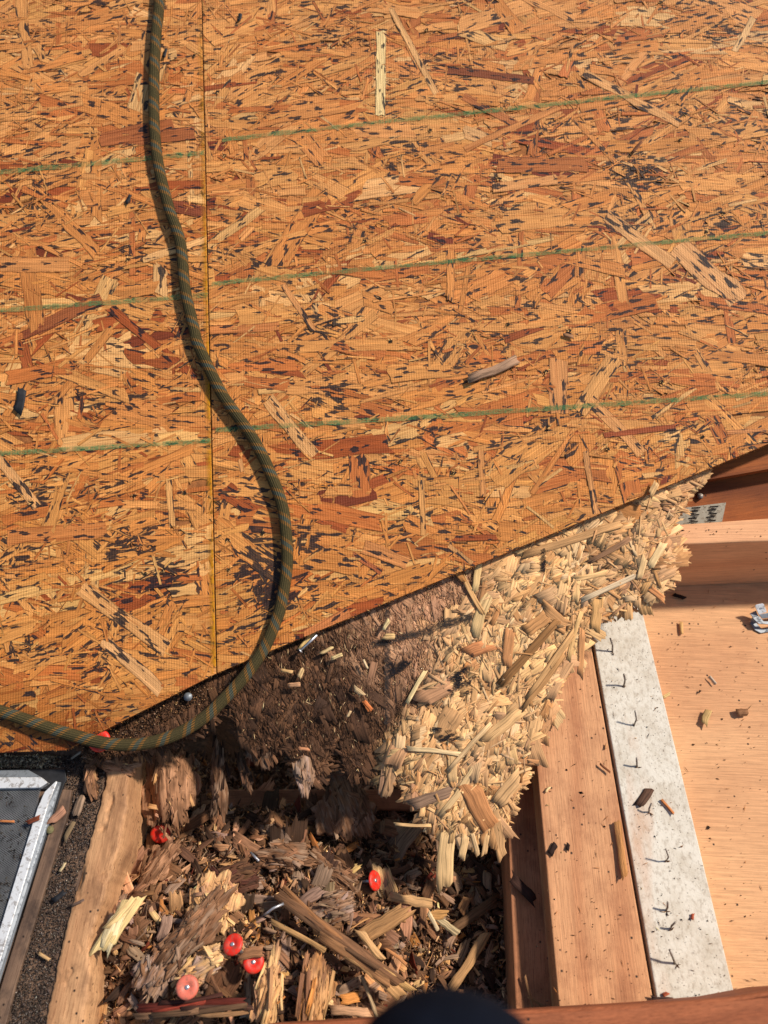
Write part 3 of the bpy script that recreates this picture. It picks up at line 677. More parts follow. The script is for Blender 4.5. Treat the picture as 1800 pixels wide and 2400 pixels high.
def rotcol(px, py, s=.09):
    c = rotbase(px, py); w_ = palew(px, py); r = R.random()
    if r < .10: c = mix(c, C_DB if w_ < .5 else C_PK, .5)
    elif r < .20: c = mix(c, C_MB if w_ < .5 else C_ORG, .5)
    elif r < .27 and w_ > .5: c = mix(c, (.86, .60, .33), .5)
    return jit(c, s, .012)
droop = lambda px, py: -.0150-.0022*fbm(px/170., py/140., 1., 1)-max(0, (py-1600))/300.*.012*(1-palew(px, py))
ro = PS(1000, 1600, -.02); rroot = slope_root('rotten_sheathing', ro)
tag(rroot, 'torn rotten sheathing sheet under the cut edge, pale and shredded at right, dark at left', 'rotten sheathing')
NX, NY = 250, 160; x0g, y0g, x1g, y1g = 140, 1030, 1700, 1980; idx = {}; mb = MB(); V = []; cols = []; cells = []
def gp(i, j):
    if (i, j) not in idx:
        px = x0g+(x1g-x0g)*i/NX; py = y0g+(y1g-y0g)*j/NY
        p = PS(px, py, droop(px, py)); p.z += .0007*fbm(px/12., py/26., 2., 4)+(1-palew(px, py))*(.0010*fbm(px/7., py/34., 6., 3)+.0016*max(0., fbm(px/30., py/60., 7., 3))); idx[(i, j)] = len(V); V.append(p)
    return idx[(i, j)]
grid = set()
for i in range(NX):
    for j in range(NY):
        px = x0g+(x1g-x0g)*(i+.5)/NX; py = y0g+(y1g-y0g)*(j+.5)/NY
        jx = 9*fbm(px/13., py/13., 5.); jy = 12*fbm(px/8., py/20., 8.)
        if inpoly(px+jx, py+jy, ROT): grid.add((i, j))
TH = .0075; topc = []
for (i, j) in grid:
    px = x0g+(x1g-x0g)*(i+.5)/NX; py = y0g+(y1g-y0g)*(j+.5)/NY
    f = [gp(i, j+1), gp(i+1, j+1), gp(i+1, j), gp(i, j)]
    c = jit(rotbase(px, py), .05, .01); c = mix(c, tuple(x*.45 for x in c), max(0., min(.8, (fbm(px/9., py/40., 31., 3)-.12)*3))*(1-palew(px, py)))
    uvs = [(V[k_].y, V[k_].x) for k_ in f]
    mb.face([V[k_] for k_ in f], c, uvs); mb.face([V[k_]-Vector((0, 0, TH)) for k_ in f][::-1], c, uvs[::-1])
    for (di, dj, a, b) in ((-1, 0, 3, 0), (1, 0, 1, 2), (0, -1, 2, 3), (0, 1, 0, 1)):
        if (i+di, j+dj) not in grid:
            A, B = V[f[a]], V[f[b]]; dz = Vector((0, 0, TH)); mb.face([A, A-dz, B-dz, B], c, [(A.y, A.x), (A.y, A.x-TH), (B.y, B.x-TH), (B.y, B.x)])
o = mb.build('sheet_core', M_SHT, rroot, ro)
# flakes over the sheet and fringes along the torn boundary
items = []
def gradn(px, py, e=9.):
    sc = .00043*e*2; return (-(droop(px+e, py)-droop(px-e, py))/sc*.8, (droop(px, py+e)-droop(px, py-e))/sc*.8, 1.)
def flow(px, py): return radians(22 if px > 1380 else (62 if py > 1450 else 40))+.8*fbm(px/120., py/120., 44.)
def rflake(px, py, ang, L, W, col, up=.001, tn=.22, curl=None, pitch=.015, **k):
    m = MB(); n = tilt_n(gradn(px, py), tn); d = rnd_dir(n, ang, 0); d = (d+n*R.gauss(0, pitch)).normalized()
    c = PS(px, py, droop(px, py)); c.z += up
    flake(m, c, d, n, L, W, col, curl=R.gauss(0, .05) if curl is None else curl, twist=R.gauss(0, .05), **k); items.append((L*W, m))
cnt = 0
while cnt < 4500:
    px, py = R.uniform(300, 1680), R.uniform(1050, 1960)
    if not inpoly(px, py, ROT): continue
    pw_ = palew(px, py)
    if px < 560 and R.random() < .85: continue
    if pw_ < .5 and R.random() < .35: continue
    if cnt < 1900:
        if pw_ <= .5: continue
        L = R.uniform(.010, .040); W = L*R.uniform(.15, .5); ang = R.gauss(flow(px, py), .55); tn = .03; up = .0003+.0022*cnt/1900
    elif pw_ > .5:
        L = min(.035, math.exp(R.gauss(math.log(.013), .5))); W = min(L*.6, .006, math.exp(R.gauss(math.log(.0020), .55))); ang = R.gauss(flow(px, py), .7); tn = abs(R.gauss(.02, .06)); up = R.uniform(.0014, .0030)
    else: L = min(.045, math.exp(R.gauss(math.log(.016), .5))); W = min(L*.5, math.exp(R.gauss(math.log(.0045), .6))); ang = R.gauss(pi/2+.25, .4); tn = abs(R.gauss(.01, .04)); up = R.uniform(-.0002, .0010)
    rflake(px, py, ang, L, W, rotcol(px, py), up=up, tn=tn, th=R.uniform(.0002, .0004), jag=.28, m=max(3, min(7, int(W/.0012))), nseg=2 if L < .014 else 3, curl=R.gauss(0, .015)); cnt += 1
bd = ROT[4:]; frs = MB()
for (x0_, y0_), (x1_, y1_) in zip(bd, bd[1:]):
    ln = sqrt((x1_-x0_)**2+(y1_-y0_)**2); nxo, nyo = -(y1_-y0_)/ln, (x1_-x0_)/ln       # outward (boundary runs clockwise in the picture)
    for k_ in range(int(ln/4.5)+1):
        t = R.random(); px, py = x0_+(x1_-x0_)*t-nxo*R.uniform(-4, 16), y0_+(y1_-y0_)*t-nyo*R.uniform(-4, 16)
        oa = atan2(-nyo, nxo); oa = atan2(sin(oa)*.8-.45, cos(oa)*.8+.05)+R.gauss(0, .5); dkk = 1-palew(px, py)
        L = R.uniform(.005, .018)*(1+.3*dkk); rflake(px, py, oa, L, R.uniform(.0012, .0040), rotcol(px, py), up=R.uniform(-.008, .0005), tn=.10, pitch=.08, jag=.5, curl=R.gauss(-.06, .08), th=.0005, m=5, nseg=2)
    for k_ in range(int(ln/.8)+1):
        t = R.random(); px, py = x0_+(x1_-x0_)*t-nxo*R.uniform(-6, 12), y0_+(y1_-y0_)*t-nyo*R.uniform(-6, 12)
        oa = atan2(-nyo, nxo); oa = atan2(sin(oa)*.8-.4, cos(oa)*.8+.05)+R.gauss(0, .6); c = PS(px, py, droop(px, py)-R.uniform(-.001, .008))
        sliver(frs, c, Vector((cos(oa), sin(oa), R.gauss(-.1, .3))), R.uniform(.004, .016), R.uniform(.0005, .0013), rotcol(px, py))
# hand-placed slats and shards: px centre, py, angle deg, length px, width px, colour, lift
SH = [(1045,2010,-94,130,36,(226,186,130),.001),(1168,1955,-80,110,22,(206,158,106),.000),(1087,1985,-100,55,16,(230,190,136),.002),(1113,1975,-75,60,10,(230,190,136),.002),(1138,1980,-100,45,12,(214,170,116),.001),
 (968,1935,-2,85,7,(232,188,130),.003),(1012,1870,20,100,24,(150,118,94),.004),(915,1830,-105,75,20,(176,136,98),.002),(895,1835,-98,60,12,(160,122,90),.001),(1125,1890,-62,100,44,(196,134,84),.005),
 (1362,1530,-93,110,14,(212,150,96),.002),(1398,1440,-95,70,24,(216,164,104),.003),(1345,1490,-105,120,10,(222,176,116),.004),(1290,1560,55,190,14,(206,158,104),.006),(1240,1530,48,200,18,(150,106,62),.006),(1275,1600,52,160,10,(190,140,88),.007),
 (1440,1372,25,170,12,(222,194,154),.006),(1540,1392,-38,40,14,(206,140,88),.003),(1340,1265,18,240,18,(206,156,104),.006),(1190,1520,86,80,22,(196,136,86),.006),(1120,1520,20,50,30,(200,132,84),.006),(1130,1430,70,120,26,(230,190,130),.005),
 (1300,1450,-40,60,34,(206,150,96),.007),(1260,1460,35,70,30,(200,144,90),.006),(975,1610,60,85,9,(238,208,150),.006),(1105,1390,-62,110,12,(222,170,110),.008),(1060,1325,-55,90,14,(204,140,80),.013),(1470,1200,-10,60,44,(190,128,72),.004),
 (1045,1700,62,60,50,(196,148,100),.004),(1020,1620,30,70,40,(190,140,100),.003),(1100,1750,48,150,10,(220,180,130),.007),(1180,1700,40,110,26,(222,176,120),.006),(1080,1850,55,160,14,(226,188,134),.006),(1020,1760,-6,130,10,(232,200,150),.006),(1060,1800,-88,60,20,(222,180,124),.004),
 (1190,1850,50,80,30,(214,168,116),.005),(1430,1290,30,110,12,(150,110,80),.008),(1540,1300,60,60,18,(232,196,140),.006),(1505,1330,75,50,14,(226,186,130),.006),(720,1500,50,55,9,(228,190,120),.005),(1120,1340,82,90,16,(228,190,130),.006),(860,1655,-60,24,9,(222,130,70),.005)]
for (px, py, dg, Lp, Wp, c, lf) in SH:
    m = MB(); p = PS(px, py, 0); p2 = PS(px+Lp/2*cos(radians(dg)), py-Lp/2*sin(radians(dg)), 0); L = 2*(p2-p).length; d = (p2-p).normalized()
    c3 = PS(px, py, droop(px, min(py, 1960))+lf*.25+.0022); flake(m, c3, d, tilt_n((0, 0, 1), .06), L, Wp*.00044, jit(lin(c), .04, .01), curl=R.gauss(0, .02), twist=R.gauss(0, .06), th=.0006, nseg=5, jag=.3, m=5); items.append((99, m))
items.sort(key=lambda t: -t[0])
for ar_, m in items[:295]: m.build('torn_flake', M_SHT, rroot, ro)
sm = frs
for ar_, m in items[295:]: sm.add(m)
cnt = 0
while cnt < 22000:
    px, py = R.uniform(200, 1690), R.uniform(1050, 1970)
    if not inpoly(px+R.gauss(0, 4), py+R.gauss(0, 4), ROT): continue
    pw_ = palew(px, py); n = (0, 0, 1)
    if pw_ > .5 and R.random() < .66: cnt += 1; continue
    a = R.gauss(flow(px, py), .6) if pw_ > .5 else R.gauss(pi/2+.2, .55); small = px < 520
    c = PS(px, py, droop(px, py)+R.uniform(.0004, .0028 if pw_ > .5 else .0014)); d = Vector((cos(a), sin(a), R.gauss(0, .08)))
    sliver(sm, c, d, (R.uniform(.002, .013) if pw_ < .5 else R.uniform(.004, .021)) if not small else R.uniform(.001, .004), R.uniform(.0004, .0010), rotcol(px, py, .18) if R.random() > (.04 if pw_ < .5 else .22) else jit(lin((246, 208, 152)), .08)); cnt += 1
o = sm.build('splinter_fuzz', M_SHT, rroot, ro); o['kind'] = 'stuff'
# dark paint band and ink spots on the rotten sheet
def smudge(name, pts, mat, h=.0015):
    mb = MB()
    for (x, y, rx, ry, a) in pts:
        n = 9; P = []
        for i in range(n):
            t = 2*pi*i/n; k_ = R.uniform(.7, 1.2); X, Y = rx*cos(t)*k_, ry*sin(t)*k_; xx, yy = x+X*cos(a)+Y*sin(a), y-X*sin(a)+Y*cos(a); P.append(PS(xx, yy, droop(xx, yy)+h))
        c = sum(P, Vector())/n
        for i in range(n): mb.face([P[(i+1) % n], P[i], c])
    return mb.build(name, mat, rroot, ro)
M_SOOT = chalk_mat('soot_stain', (.045, .036, .032), .36, .7, .45); M_INK = chalk_mat('black_mould', (.016, .014, .016), .33, .92, .6)
smudge('dark_band', [(880+i*9, 1508-i*2.2-(6 if i > 14 else 0), 11, 9+3*(i > 13), .2) for i in range(26)], M_SOOT, .0036)
smudge('dark_band', [(908, 1340+i*14, 8, 10, 0) for i in range(26)], M_SOOT, .0036)
smudge('mould_spot', [(R.gauss(1080, 16), R.gauss(1590, 22), R.uniform(3, 9), R.uniform(3, 8), 1.2) for _ in range(34)], M_INK, .0052)
smudge('mould_spot', [(1273, 1290+i*9, 7, 7, 0) for i in range(6)], M_INK, .004)
smudge('mould_spot', [(R.gauss(935, 14), R.gauss(1560, 12), 9, 6, .3) for _ in range(14)], M_INK, .0040)
smudge('mould_spot', [(R.gauss(1040, 20), R.gauss(1725, 12), 8, 4, .1) for _ in range(14)], M_INK, .0052)

# ================================================================== PIT
PITP = [(330, 1760), (560, 1640), (1240, 1640), (1240, 1760), (1190, 1800), (1214, 2440), (225, 2440), (246, 2292), (226, 2201), (262, 2100), (300, 2050), (320, 1950)]
def pz(x, y):
    px, py = PX(Vector((x, y, -.07)))
    t = max(0., min(1., (py-1760)/430.)); s = max(0., 1-abs(px-430)/420.)
    z = -.118+.060*t*t*(3-2*t) + .018*s*t - .045*max(0., min(1., (px-760)/330.))
    z -= .085*max(0., min(1., (1885-py)/90.))*max(0., min(1., (px-455)/50.))*max(0., min(1., (930-px)/120.))
    if py < 1800: z -= min(.10, (1800-py)/170.*.06)
    return z+.014*fbm(x*13, y*13, 1., 4)
def PZ(px, py, lift=0.):
    z = -.08
    for _ in range(4): p = PW(px, py, z); z = pz(p.x, p.y)+lift
    return PW(px, py, z)
xs0, xs1 = PW(170, 2440, -.1).x, PW(1260, 1700, -.1).x+.02; ya, yb = PW(900, 2480, -.08).y, PW(900, 1500, -.12).y
nx_, ny_ = 170, 220; V = []; Fc = []
mb = MB()
for j in range(ny_+1):
    for i in range(nx_+1):
        x = xs0+(xs1-xs0)*i/nx_; y = ya+(yb-ya)*j/ny_; V.append(Vector((x, y, pz(x, y)+.003*fbm(x*80, y*80, 5., 3))))
for j in range(ny_):
    for i in range(nx_):
        a = j*(nx_+1)+i; f = (a, a+1, a+nx_+2, a+nx_+1); k_ = .5+.5*fbm(V[a].x*60, V[a].y*60)
        mb.face([V[t] for t in f], jit(mix(C_DK, C_DB, max(0, min(1, k_))), .1), [(V[t].x, V[t].y) for t in f])
heap = mb.build('debris_heap', M_DUST); tag(heap, 'crumbled brown rot and wood dust filling the pit between rafters', 'wood debris', kind='stuff')
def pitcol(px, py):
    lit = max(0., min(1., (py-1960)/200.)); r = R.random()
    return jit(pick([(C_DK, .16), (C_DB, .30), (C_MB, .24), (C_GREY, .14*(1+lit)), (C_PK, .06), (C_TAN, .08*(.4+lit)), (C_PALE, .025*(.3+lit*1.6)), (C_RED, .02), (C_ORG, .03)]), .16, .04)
chips = []; cnt = 0
while cnt < 4600:
    px, py = R.uniform(215, 1215), R.uniform(1770, 2430)
    if not inpoly(px, py, PITP): continue
    big = R.random() < .14; L = math.exp(R.gauss(math.log(.018 if big else .009), .38)); W = min(L*.8, L*R.uniform(.25, .65) if big else L*R.uniform(.15, .55))
    L = min(L, .034); n = tilt_n((0, 0, 1), .36); d = rnd_dir(n, R.uniform(0, 2*pi), 0); c = PZ(px, py, R.uniform(.0, .010)+(.003 if big else 0)); col = pitcol(px, py)
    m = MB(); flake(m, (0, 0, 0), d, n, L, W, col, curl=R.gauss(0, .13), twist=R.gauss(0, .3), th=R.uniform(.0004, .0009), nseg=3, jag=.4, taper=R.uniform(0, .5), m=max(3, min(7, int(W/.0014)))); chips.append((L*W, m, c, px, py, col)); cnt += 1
chips.sort(key=lambda t: -t[0])
def cname(c):
    l = .3*c[0]+.6*c[1]+.1*c[2]
    if l > .42: return 'pale straw'
    if l > .25: return 'tan'
    if c[0] > 4*c[2]+.02: return 'reddish'
    if l > .13: return 'grey-brown'
    return 'dark brown' if l > .05 else 'blackish brown'
LM = [(878,2064,'the edge-on red cap'),(546,2214,'the face-up bright red cap'),(594,2255,'the red cap under a flake'),(439,2314,'the salmon-red cap'),(376,1955,'the dirty half-buried cap'),(276,2165,'the yellow chunk'),(790,2195,'the long diagonal splinter'),(640,2320,'the pale fibre bundle'),
 (368,2275,'the greyish-pink flap'),(548,2060,'the red-brown leathery flap'),(700,1900,'the dark hollow under the torn sheet'),(1040,2010,'the hanging pale slat'),(1100,2255,'the long leaning tan stick'),(960,2110,'the level pointed slat'),(1190,2150,'the shaded stud'),(425,1900,'the fat sunlit lump'),(515,1880,'the dangling stake'),(820,1950,'the grey rotten curtain'),(822,2370,'the pinkish bottom slat'),(460,2350,'the dark red strip'),(260,2300,'the worn rafter'),(1050,2300,'the dark knee'),(1125,1980,'the short hanging slats'),(700,2080,'the bent steel nail'),(500,2110,'the shredded tan patch')]
DIRS = ['right of', 'above and right of', 'above', 'above and left of', 'left of', 'below and left of', 'below', 'below and right of']
usedl = {}
def chiplabel(px, py, col, L, W):
    out = None
    for (lx, ly, nm) in sorted(LM, key=lambda q: (q[0]-px)**2+(q[1]-py)**2)[:5]:
        dd = sqrt((lx-px)**2+(ly-py)**2); di = DIRS[int(round(atan2(-(py-ly), px-lx)/(pi/4))) % 8]; far = 'just ' if dd < 45 else ('' if dd < 90 else 'well ')
        for sh in (('narrow' if L > 3*W else 'broad'), ('large ' if L > .03 else 'small ')+('narrow' if L > 3*W else 'broad')):
            t = 'ragged %s %s chip %s%s %s' % (sh, cname(col), far, di, nm)
            if t not in usedl and len(t.split()) <= 16: usedl[t] = 1; return t
            out = out or t
    return out
for ar_, m, c, px, py, col in chips[:250]:
    o = m.build('wood_chip', M_FLK); o.location = c; vs = np.array(m.v); ext = sorted(vs.max(0)-vs.min(0))
    tag(o, chiplabel(px, py, col, ext[2], max(.001, ext[1])), 'wood chip', 'loose wood chips heaped in the pit')
dm = MB(); 
for ar_, m, c, px, py, col in chips[250:]:
    m.v = [(v[0]+c.x, v[1]+c.y, v[2]+c.z) for v in m.v]; dm.add(m)
cnt = 0
while cnt < 15000:
    px, py = R.uniform(200, 1215), R.uniform(1760, 2430)
    if not inpoly(px, py, PITP): continue
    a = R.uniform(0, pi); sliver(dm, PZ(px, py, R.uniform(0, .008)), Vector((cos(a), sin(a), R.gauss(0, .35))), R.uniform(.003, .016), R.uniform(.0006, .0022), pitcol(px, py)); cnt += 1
o = dm.build('splinter_litter', M_FLK); tag(o, 'fine brown splinters and small flakes littering the pit', 'wood debris', kind='stuff')

# hand-placed big pieces in the pit
def shard(name, label, cat, px, py, dg, Lp, Wp, c, lift=.02, th=.003, curl=.0, jag=.3, nrm=.1, nseg=6, extra=None, group=None):
    p = PZ(px, py, lift); q_ = PW(px+Lp/2*cos(radians(dg)), py-Lp/2*sin(radians(dg)), p.z); L = 2*(q_-p).length
    m = MB(); flake(m, (0, 0, 0), (q_-p), tilt_n((0, 0, 1), nrm), L, Wp*.00045, jit(lin(c), .04, .01), curl=curl, twist=R.gauss(0, .15), th=th, nseg=nseg, jag=jag)
    if extra:
        for (dx_, dy_, da, fl, fw, fc_) in extra:
            e = PW(px+dx_, py+dy_, p.z+.002)-p; flake(m, e, Matrix.Rotation(da, 3, 'Z') @ (q_-p), tilt_n((0, 0, 1), .15), L*fl, Wp*.00045*fw, jit(lin(fc_), .08), curl=R.gauss(0, .1), th=.001, nseg=4, jag=.4)
    o = m.build(name, M_FLK); o.location = p; tag(o, label, cat, group); return o
shard('long_splinter', 'longest brown splinter lying diagonally across the lower pit', 'splinter', 790, 2195, -36, 350, 22, (122, 86, 60), .034, .005, .03, .5, extra=[(-50, -44, -.10, .62, .45, (158, 108, 66)), (-20, 0, .03, .8, .4, (96, 68, 50)), (40, 52, .04, .55, .9, (150, 108, 72)), (90, 86, -.06, .42, 1.1, (186, 138, 90)), (-90, -2, .12, .42, .5, (176, 132, 86)), (130, 96, .05, .3, .6, (204, 158, 104)), (10, 30, -.03, .7, .3, (80, 56, 42))])
shard('yellow_chunk', 'bright straw-yellow chunk at the pit edge beside the worn rafter', 'wood chunk', 276, 2165, 58, 125, 38, (236, 204, 140), .040, .004, .03, extra=[(-15, 18, .2, .6, .8, (244, 214, 156)), (12, -20, -.2, .6, .7, (226, 188, 122))])
shard('slat', 'tan pointed slat lying level right of the centre red cap', 'slat', 960, 2110, -10, 95, 20, (206, 160, 110), .02, .0015, .03, .3)
shard('slat', 'long tan stick leaning at the lower right of the pit', 'slat', 1100, 2255, 58, 150, 20, (190, 144, 96), .022, .003)
shard('slat', 'brown stick lying diagonally toward the shaded stud', 'slat', 1110, 2145, 36, 130, 20, (118, 86, 58), .018, .003)
shard('slat', 'short cream block-like chip below the brown stick', 'slat', 1052, 2172, -38, 50, 16, (206, 180, 136), .026, .002)
shard('slat', 'small upright cream chip left of the short cream block', 'slat', 1015, 2158, -62, 46, 9, (216, 190, 146), .026, .002)
shard('slat', 'pinkish flat slat at the bottom of the pit left of the dark knee', 'slat', 822, 2370, -4, 90, 17, (206, 156, 116), .030, .002)
shard('slat', 'thin orange stick in the lower middle of the pit', 'slat', 928, 2240, -38, 60, 7, (204, 140, 90), .024, .002)
shard('slat', 'long thin grey twig near the bottom centre of the pit', 'slat', 868, 2340, -70, 110, 8, (190, 160, 120), .026, .002)
shard('slat', 'square tan chip in shade beside the hanging pale slat', 'slat', 1088, 2120, 65, 36, 20, (176, 126, 80), .02, .002)
shard('slat', 'tan fan of split wood at the right centre of the pit', 'slat', 900, 2165, 32, 110, 34, (176, 130, 84), .028, .003, .05, .7)
shard('slat', 'tan split stick with squared end beside the fan of wood', 'slat', 868, 2215, -52, 80, 16, (206, 160, 110), .03, .002)
shard('red_strip', 'dark red strip of wet wood along the bottom left of the pit', 'wood strip', 450, 2352, 4, 240, 16, (92, 36, 26), .034, .003, .02, .6, extra=[(20, 18, .03, .9, .6, (104, 78, 58)), (-30, 10, .1, .5, .5, (140, 58, 40)), (60, 8, -.05, .7, .5, (84, 56, 42)), (-60, 26, .02, .6, .7, (124, 92, 68)), (0, -8, .06, .6, .5, (70, 40, 32)), (70, 26, 0, .5, .6, (150, 112, 78))])
def mat_of(label, px, py, dg, Lp, Wp, pal, lift, n=70, name='rotten_flap', cat='rotten flap', spread=.35, sl=(.008, .022), hump=.007, z=None):
    """one matted flap of rot: many thin overlapping fibre scales pressed together along one direction"""
    p = PZ(px, py, lift) if z is None else PW(px, py, z); z_ = z; a0_ = radians(dg); m = MB(); ux = PW(px+50, py, p.z)-p; s_ = ux.length/50
    NR, NTH = 22, 110; seed = R.uniform(0, 90); ca, sa = cos(a0_), sin(a0_); VV = []; UV = []; base = pick(pal)
    for i in range(NR+1):
        for j in range(NTH):
            th_ = 2*pi*j/NTH; rim = 1+.28*fbm(cos(th_)*1.6, sin(th_)*1.6, seed)*2+(i/NR)**6*(R.uniform(-.10, .16)*abs(cos(th_))+R.uniform(-.04, .04))
            r_ = i/NR*rim; u_, v_ = r_*cos(th_)*Lp/2*s_, r_*sin(th_)*Wp/2*s_
            z = hump*(1-min(1, r_)**2)+.0022*fbm(u_*35, v_*190, seed, 4)+.005*fbm(u_*28, v_*28, seed+5, 3)-(.003 if i == NR else 0)
            VV.append(Vector((u_*ca-v_*sa, u_*sa+v_*ca, z))); UV.append((u_+seed, v_))
    nv = len(VV); B_ = [v-Vector((0, 0, .0016)) for v in VV]; ALL = VV+B_; UVA = UV+UV; b0_ = len(m.v); m.v.extend([tuple(v) for v in ALL])
    VC = []
    for v in VV:
        q1, q2 = .5+1.0*fbm(v.x*34, v.y*34, seed+9, 3), .5+1.2*fbm(UV[len(VC)][0]*60, UV[len(VC)][1]*260, seed+3, 3); e_ = mix(pal[0][0], pal[1][0], max(0, min(1, q1)))
        VC.append(mix(e_, pal[-1][0], max(0, min(1, q2-.3))))
    def fc_(ix):
        m.f.append(tuple(b0_+q_ for q_ in ix)); m.c.extend([(*VC[q_ % nv], 0) for q_ in ix]); m.u.extend([UVA[q_] for q_ in ix]); m.w.extend([(0., 1.)]*len(ix))
    for i in range(NR):
        for j in range(NTH):
            a, b, c, d = i*NTH+j, i*NTH+(j+1) % NTH, (i+1)*NTH+(j+1) % NTH, (i+1)*NTH+j; fc_((a, d, c, b)); fc_((nv+a, nv+b, nv+c, nv+d))
    for j in range(NTH): a, b = NR*NTH+j, NR*NTH+(j+1) % NTH; fc_((a, nv+a, nv+b, b))
    for k_ in range(n):
        r_ = sqrt(R.random()); th_ = R.uniform(0, 2*pi); u_, v_ = r_*cos(th_)*Lp/2*s_, r_*sin(th_)*Wp/2*s_
        z = hump*(1-min(1, r_)**2)+.0022*fbm(u_*35, v_*190, seed, 4)+.005*fbm(u_*28, v_*28, seed+5, 3)+.0006
        d = Vector((ca, sa, R.gauss(0, .06)))+Vector((R.gauss(0, spread), R.gauss(0, spread), 0)); pt = (u_*ca-v_*sa, u_*sa+v_*ca, z)
        if k_ % 6 == 0: flake(m, pt, d, tilt_n((0, 0, 1), .16), R.uniform(*sl)*.8, R.uniform(.0015, .005), jit(pick(pal), .13, .02), curl=R.gauss(0, .08), twist=R.gauss(0, .2), th=.0004, nseg=2, jag=.5, m=5)
        else: sliver(m, pt, d, R.uniform(.003, .012), R.uniform(.0004, .0012), jit(pick(pal), .25, .02))
    o = m.build(name, M_FLK); o.location = p; return tag(o, label, cat)
GP = [(C_GREY, .5), (C_MB, .25), (lin((176, 146, 128)), .25)]; BP = [(C_DB, .4), (C_MB, .4), (C_GREY, .2)]; RP_ = [(lin((92, 54, 42)), .6), (C_DB, .3), (C_DK, .1)]; SP = [(C_PALE, .4), (C_TAN, .4), (C_PK, .2)]
mat_of('large greyish-pink ragged flap of rot lower left in the pit', 368, 2275, 60, 130, 90, GP, .026, 90)
mat_of('broad folded brown flap left of centre in the pit', 450, 2185, 50, 190, 80, BP, .026, 110)
mat_of('mid-brown ragged flap above the broad folded one near the left rafter', 365, 2035, 60, 110, 66, [(C_MB, .5), (C_DB, .3), (C_PK, .2)], .016, 70)
mat_of('dark red-brown leathery flap in the middle left of the pit', 548, 2062, 20, 120, 76, RP_, .020, 80)
mat_of('dull grey-brown mat of fibres below the hanging sheet', 665, 2010, -8, 110, 66, BP, .018, 70)
mat_of('light tan patch of shredded wood left of centre in the pit', 500, 2115, 80, 110, 120, SP, .030, 110, 'wood_fibres', 'wood fibres', .7)
mat_of('pale frayed fibre bundle standing at the lower centre of the pit', 630, 2325, 84, 140, 60, SP, .030, 70, 'wood_fibres', 'wood fibres', .16, (.018, .045))
mat_of('tan split slabs of fibre right of the pale frayed bundle', 735, 2320, 84, 130, 80, [(C_TAN, .5), (C_ORG, .3), (C_MB, .2)], .026, 60, 'wood_fibres', 'wood fibres', .12, (.02, .05))
mat_of('grey ragged scale of rot right above the long splinter', 790, 2120, 20, 100, 60, GP, .018, 60)
mat_of('dim brown mat in the shaded rubble left of the edge-on cap', 770, 2040, -30, 130, 70, BP, .014, 80)
mat_of('light crumbled patch around the salmon-red cap', 470, 2270, 30, 130, 60, SP+GP, .024, 70, 'wood_fibres', 'wood fibres', .7)
# hanging rotten lumps below the sheet (left)
def lump(label, pts, wpx, z0, z1, pal, n, aspread=.35, bright=None):
    c0_ = PW(*pts[len(pts)//2], (z0+z1)/2); root = empty('hanging_lump', c0_); tag(root, label, 'rotten lump', 'rotten lumps hanging at the torn edge')
    sm_ = MB(); core = MB(); path = []
    for i, (x, y) in enumerate(pts): path.append(PW(x, y, z0+(z1-z0)*i/(len(pts)-1))-c0_)
    rr = [wpx*.00045*.30*(1-.5*abs(i/(len(pts)-1)-.4)) for i in range(len(pts))]
    tube(core, spline(path, 4), [rr[min(len(rr)-1, int(i/4))]*R.uniform(.85, 1.1) for i in range(4*(len(pts)-1)+1)], 9, col=(*jit(pick(pal), .05), 0), flat=.55); core.build('lump_core', M_FLK, root)
    for k_ in range(n*3):
        t = R.random(); s = t*(len(pts)-1); i = min(len(pts)-2, int(s)); f = s-i; x = pts[i][0]+(pts[i+1][0]-pts[i][0])*f+R.gauss(0, wpx*.26); y = pts[i][1]+(pts[i+1][1]-pts[i][1])*f
        z = z0+(z1-z0)*t+R.uniform(.000, .003)+wpx*.00045*.30*.55; p = PW(x, y, z)-c0_; d = (path[i+1]-path[i]).normalized(); d = (d+Vector((R.gauss(0, aspread), R.gauss(0, aspread*.5), R.gauss(0, .10)))).normalized()
        m = MB(); flake(m, p, d, tilt_n((0, 0, 1), .15), R.uniform(.006, .018), R.uniform(.0015, .005), jit(pick(pal), .13), curl=R.gauss(0, .12), twist=R.gauss(0, .3), th=.0005, nseg=3, jag=.9, m=5)
        if k_ < 14: m.build('bark_flake', M_FLK, root)
        else: sm_.add(m)
    if sm_.f: o_ = sm_.build('fibre_fuzz', M_FLK, root); o_['kind'] = 'stuff'
DKP = [(C_DK, .3), (C_DB, .45), (C_MB, .2), (C_GREY, .1)]; LTP = [(C_MB, .4), (C_PK, .3), (C_TAN, .2), (C_DB, .15)]
HL = dict(name='hanging_lump', cat='rotten lump')
mat_of('fat sunlit brown lump of rot standing right of the worn rafter', 405, 1852, -82, 215, 108, LTP, 0, 120, spread=.5, hump=.022, z=-.050, **HL)
mat_of('narrow stake of rotten wood dangling below the rope', 514, 1805, -88, 190, 46, DKP, 0, 60, spread=.15, hump=.012, z=-.030, **HL)
mat_of('short dark spike of rot right of the dangling stake', 574, 1808, -74, 90, 22, DKP, 0, 26, spread=.12, hump=.006, z=-.015, **HL)
mat_of('grey rotten curtain hanging low in the pit centre', 815, 1900, -68, 150, 120, BP, 0, 110, spread=.4, hump=.014, z=-.070, **HL)
mat_of('thick dark rotten mass below the torn edge left of centre', 620, 1730, -80, 110, 100, DKP, 0, 80, spread=.4, hump=.012, z=.008, **HL)
mat_of('pointed grey-white tuft of rot below the middle of the torn edge', 716, 1795, -85, 100, 62, GP, 0, 60, spread=.3, hump=.010, z=.006, **HL)
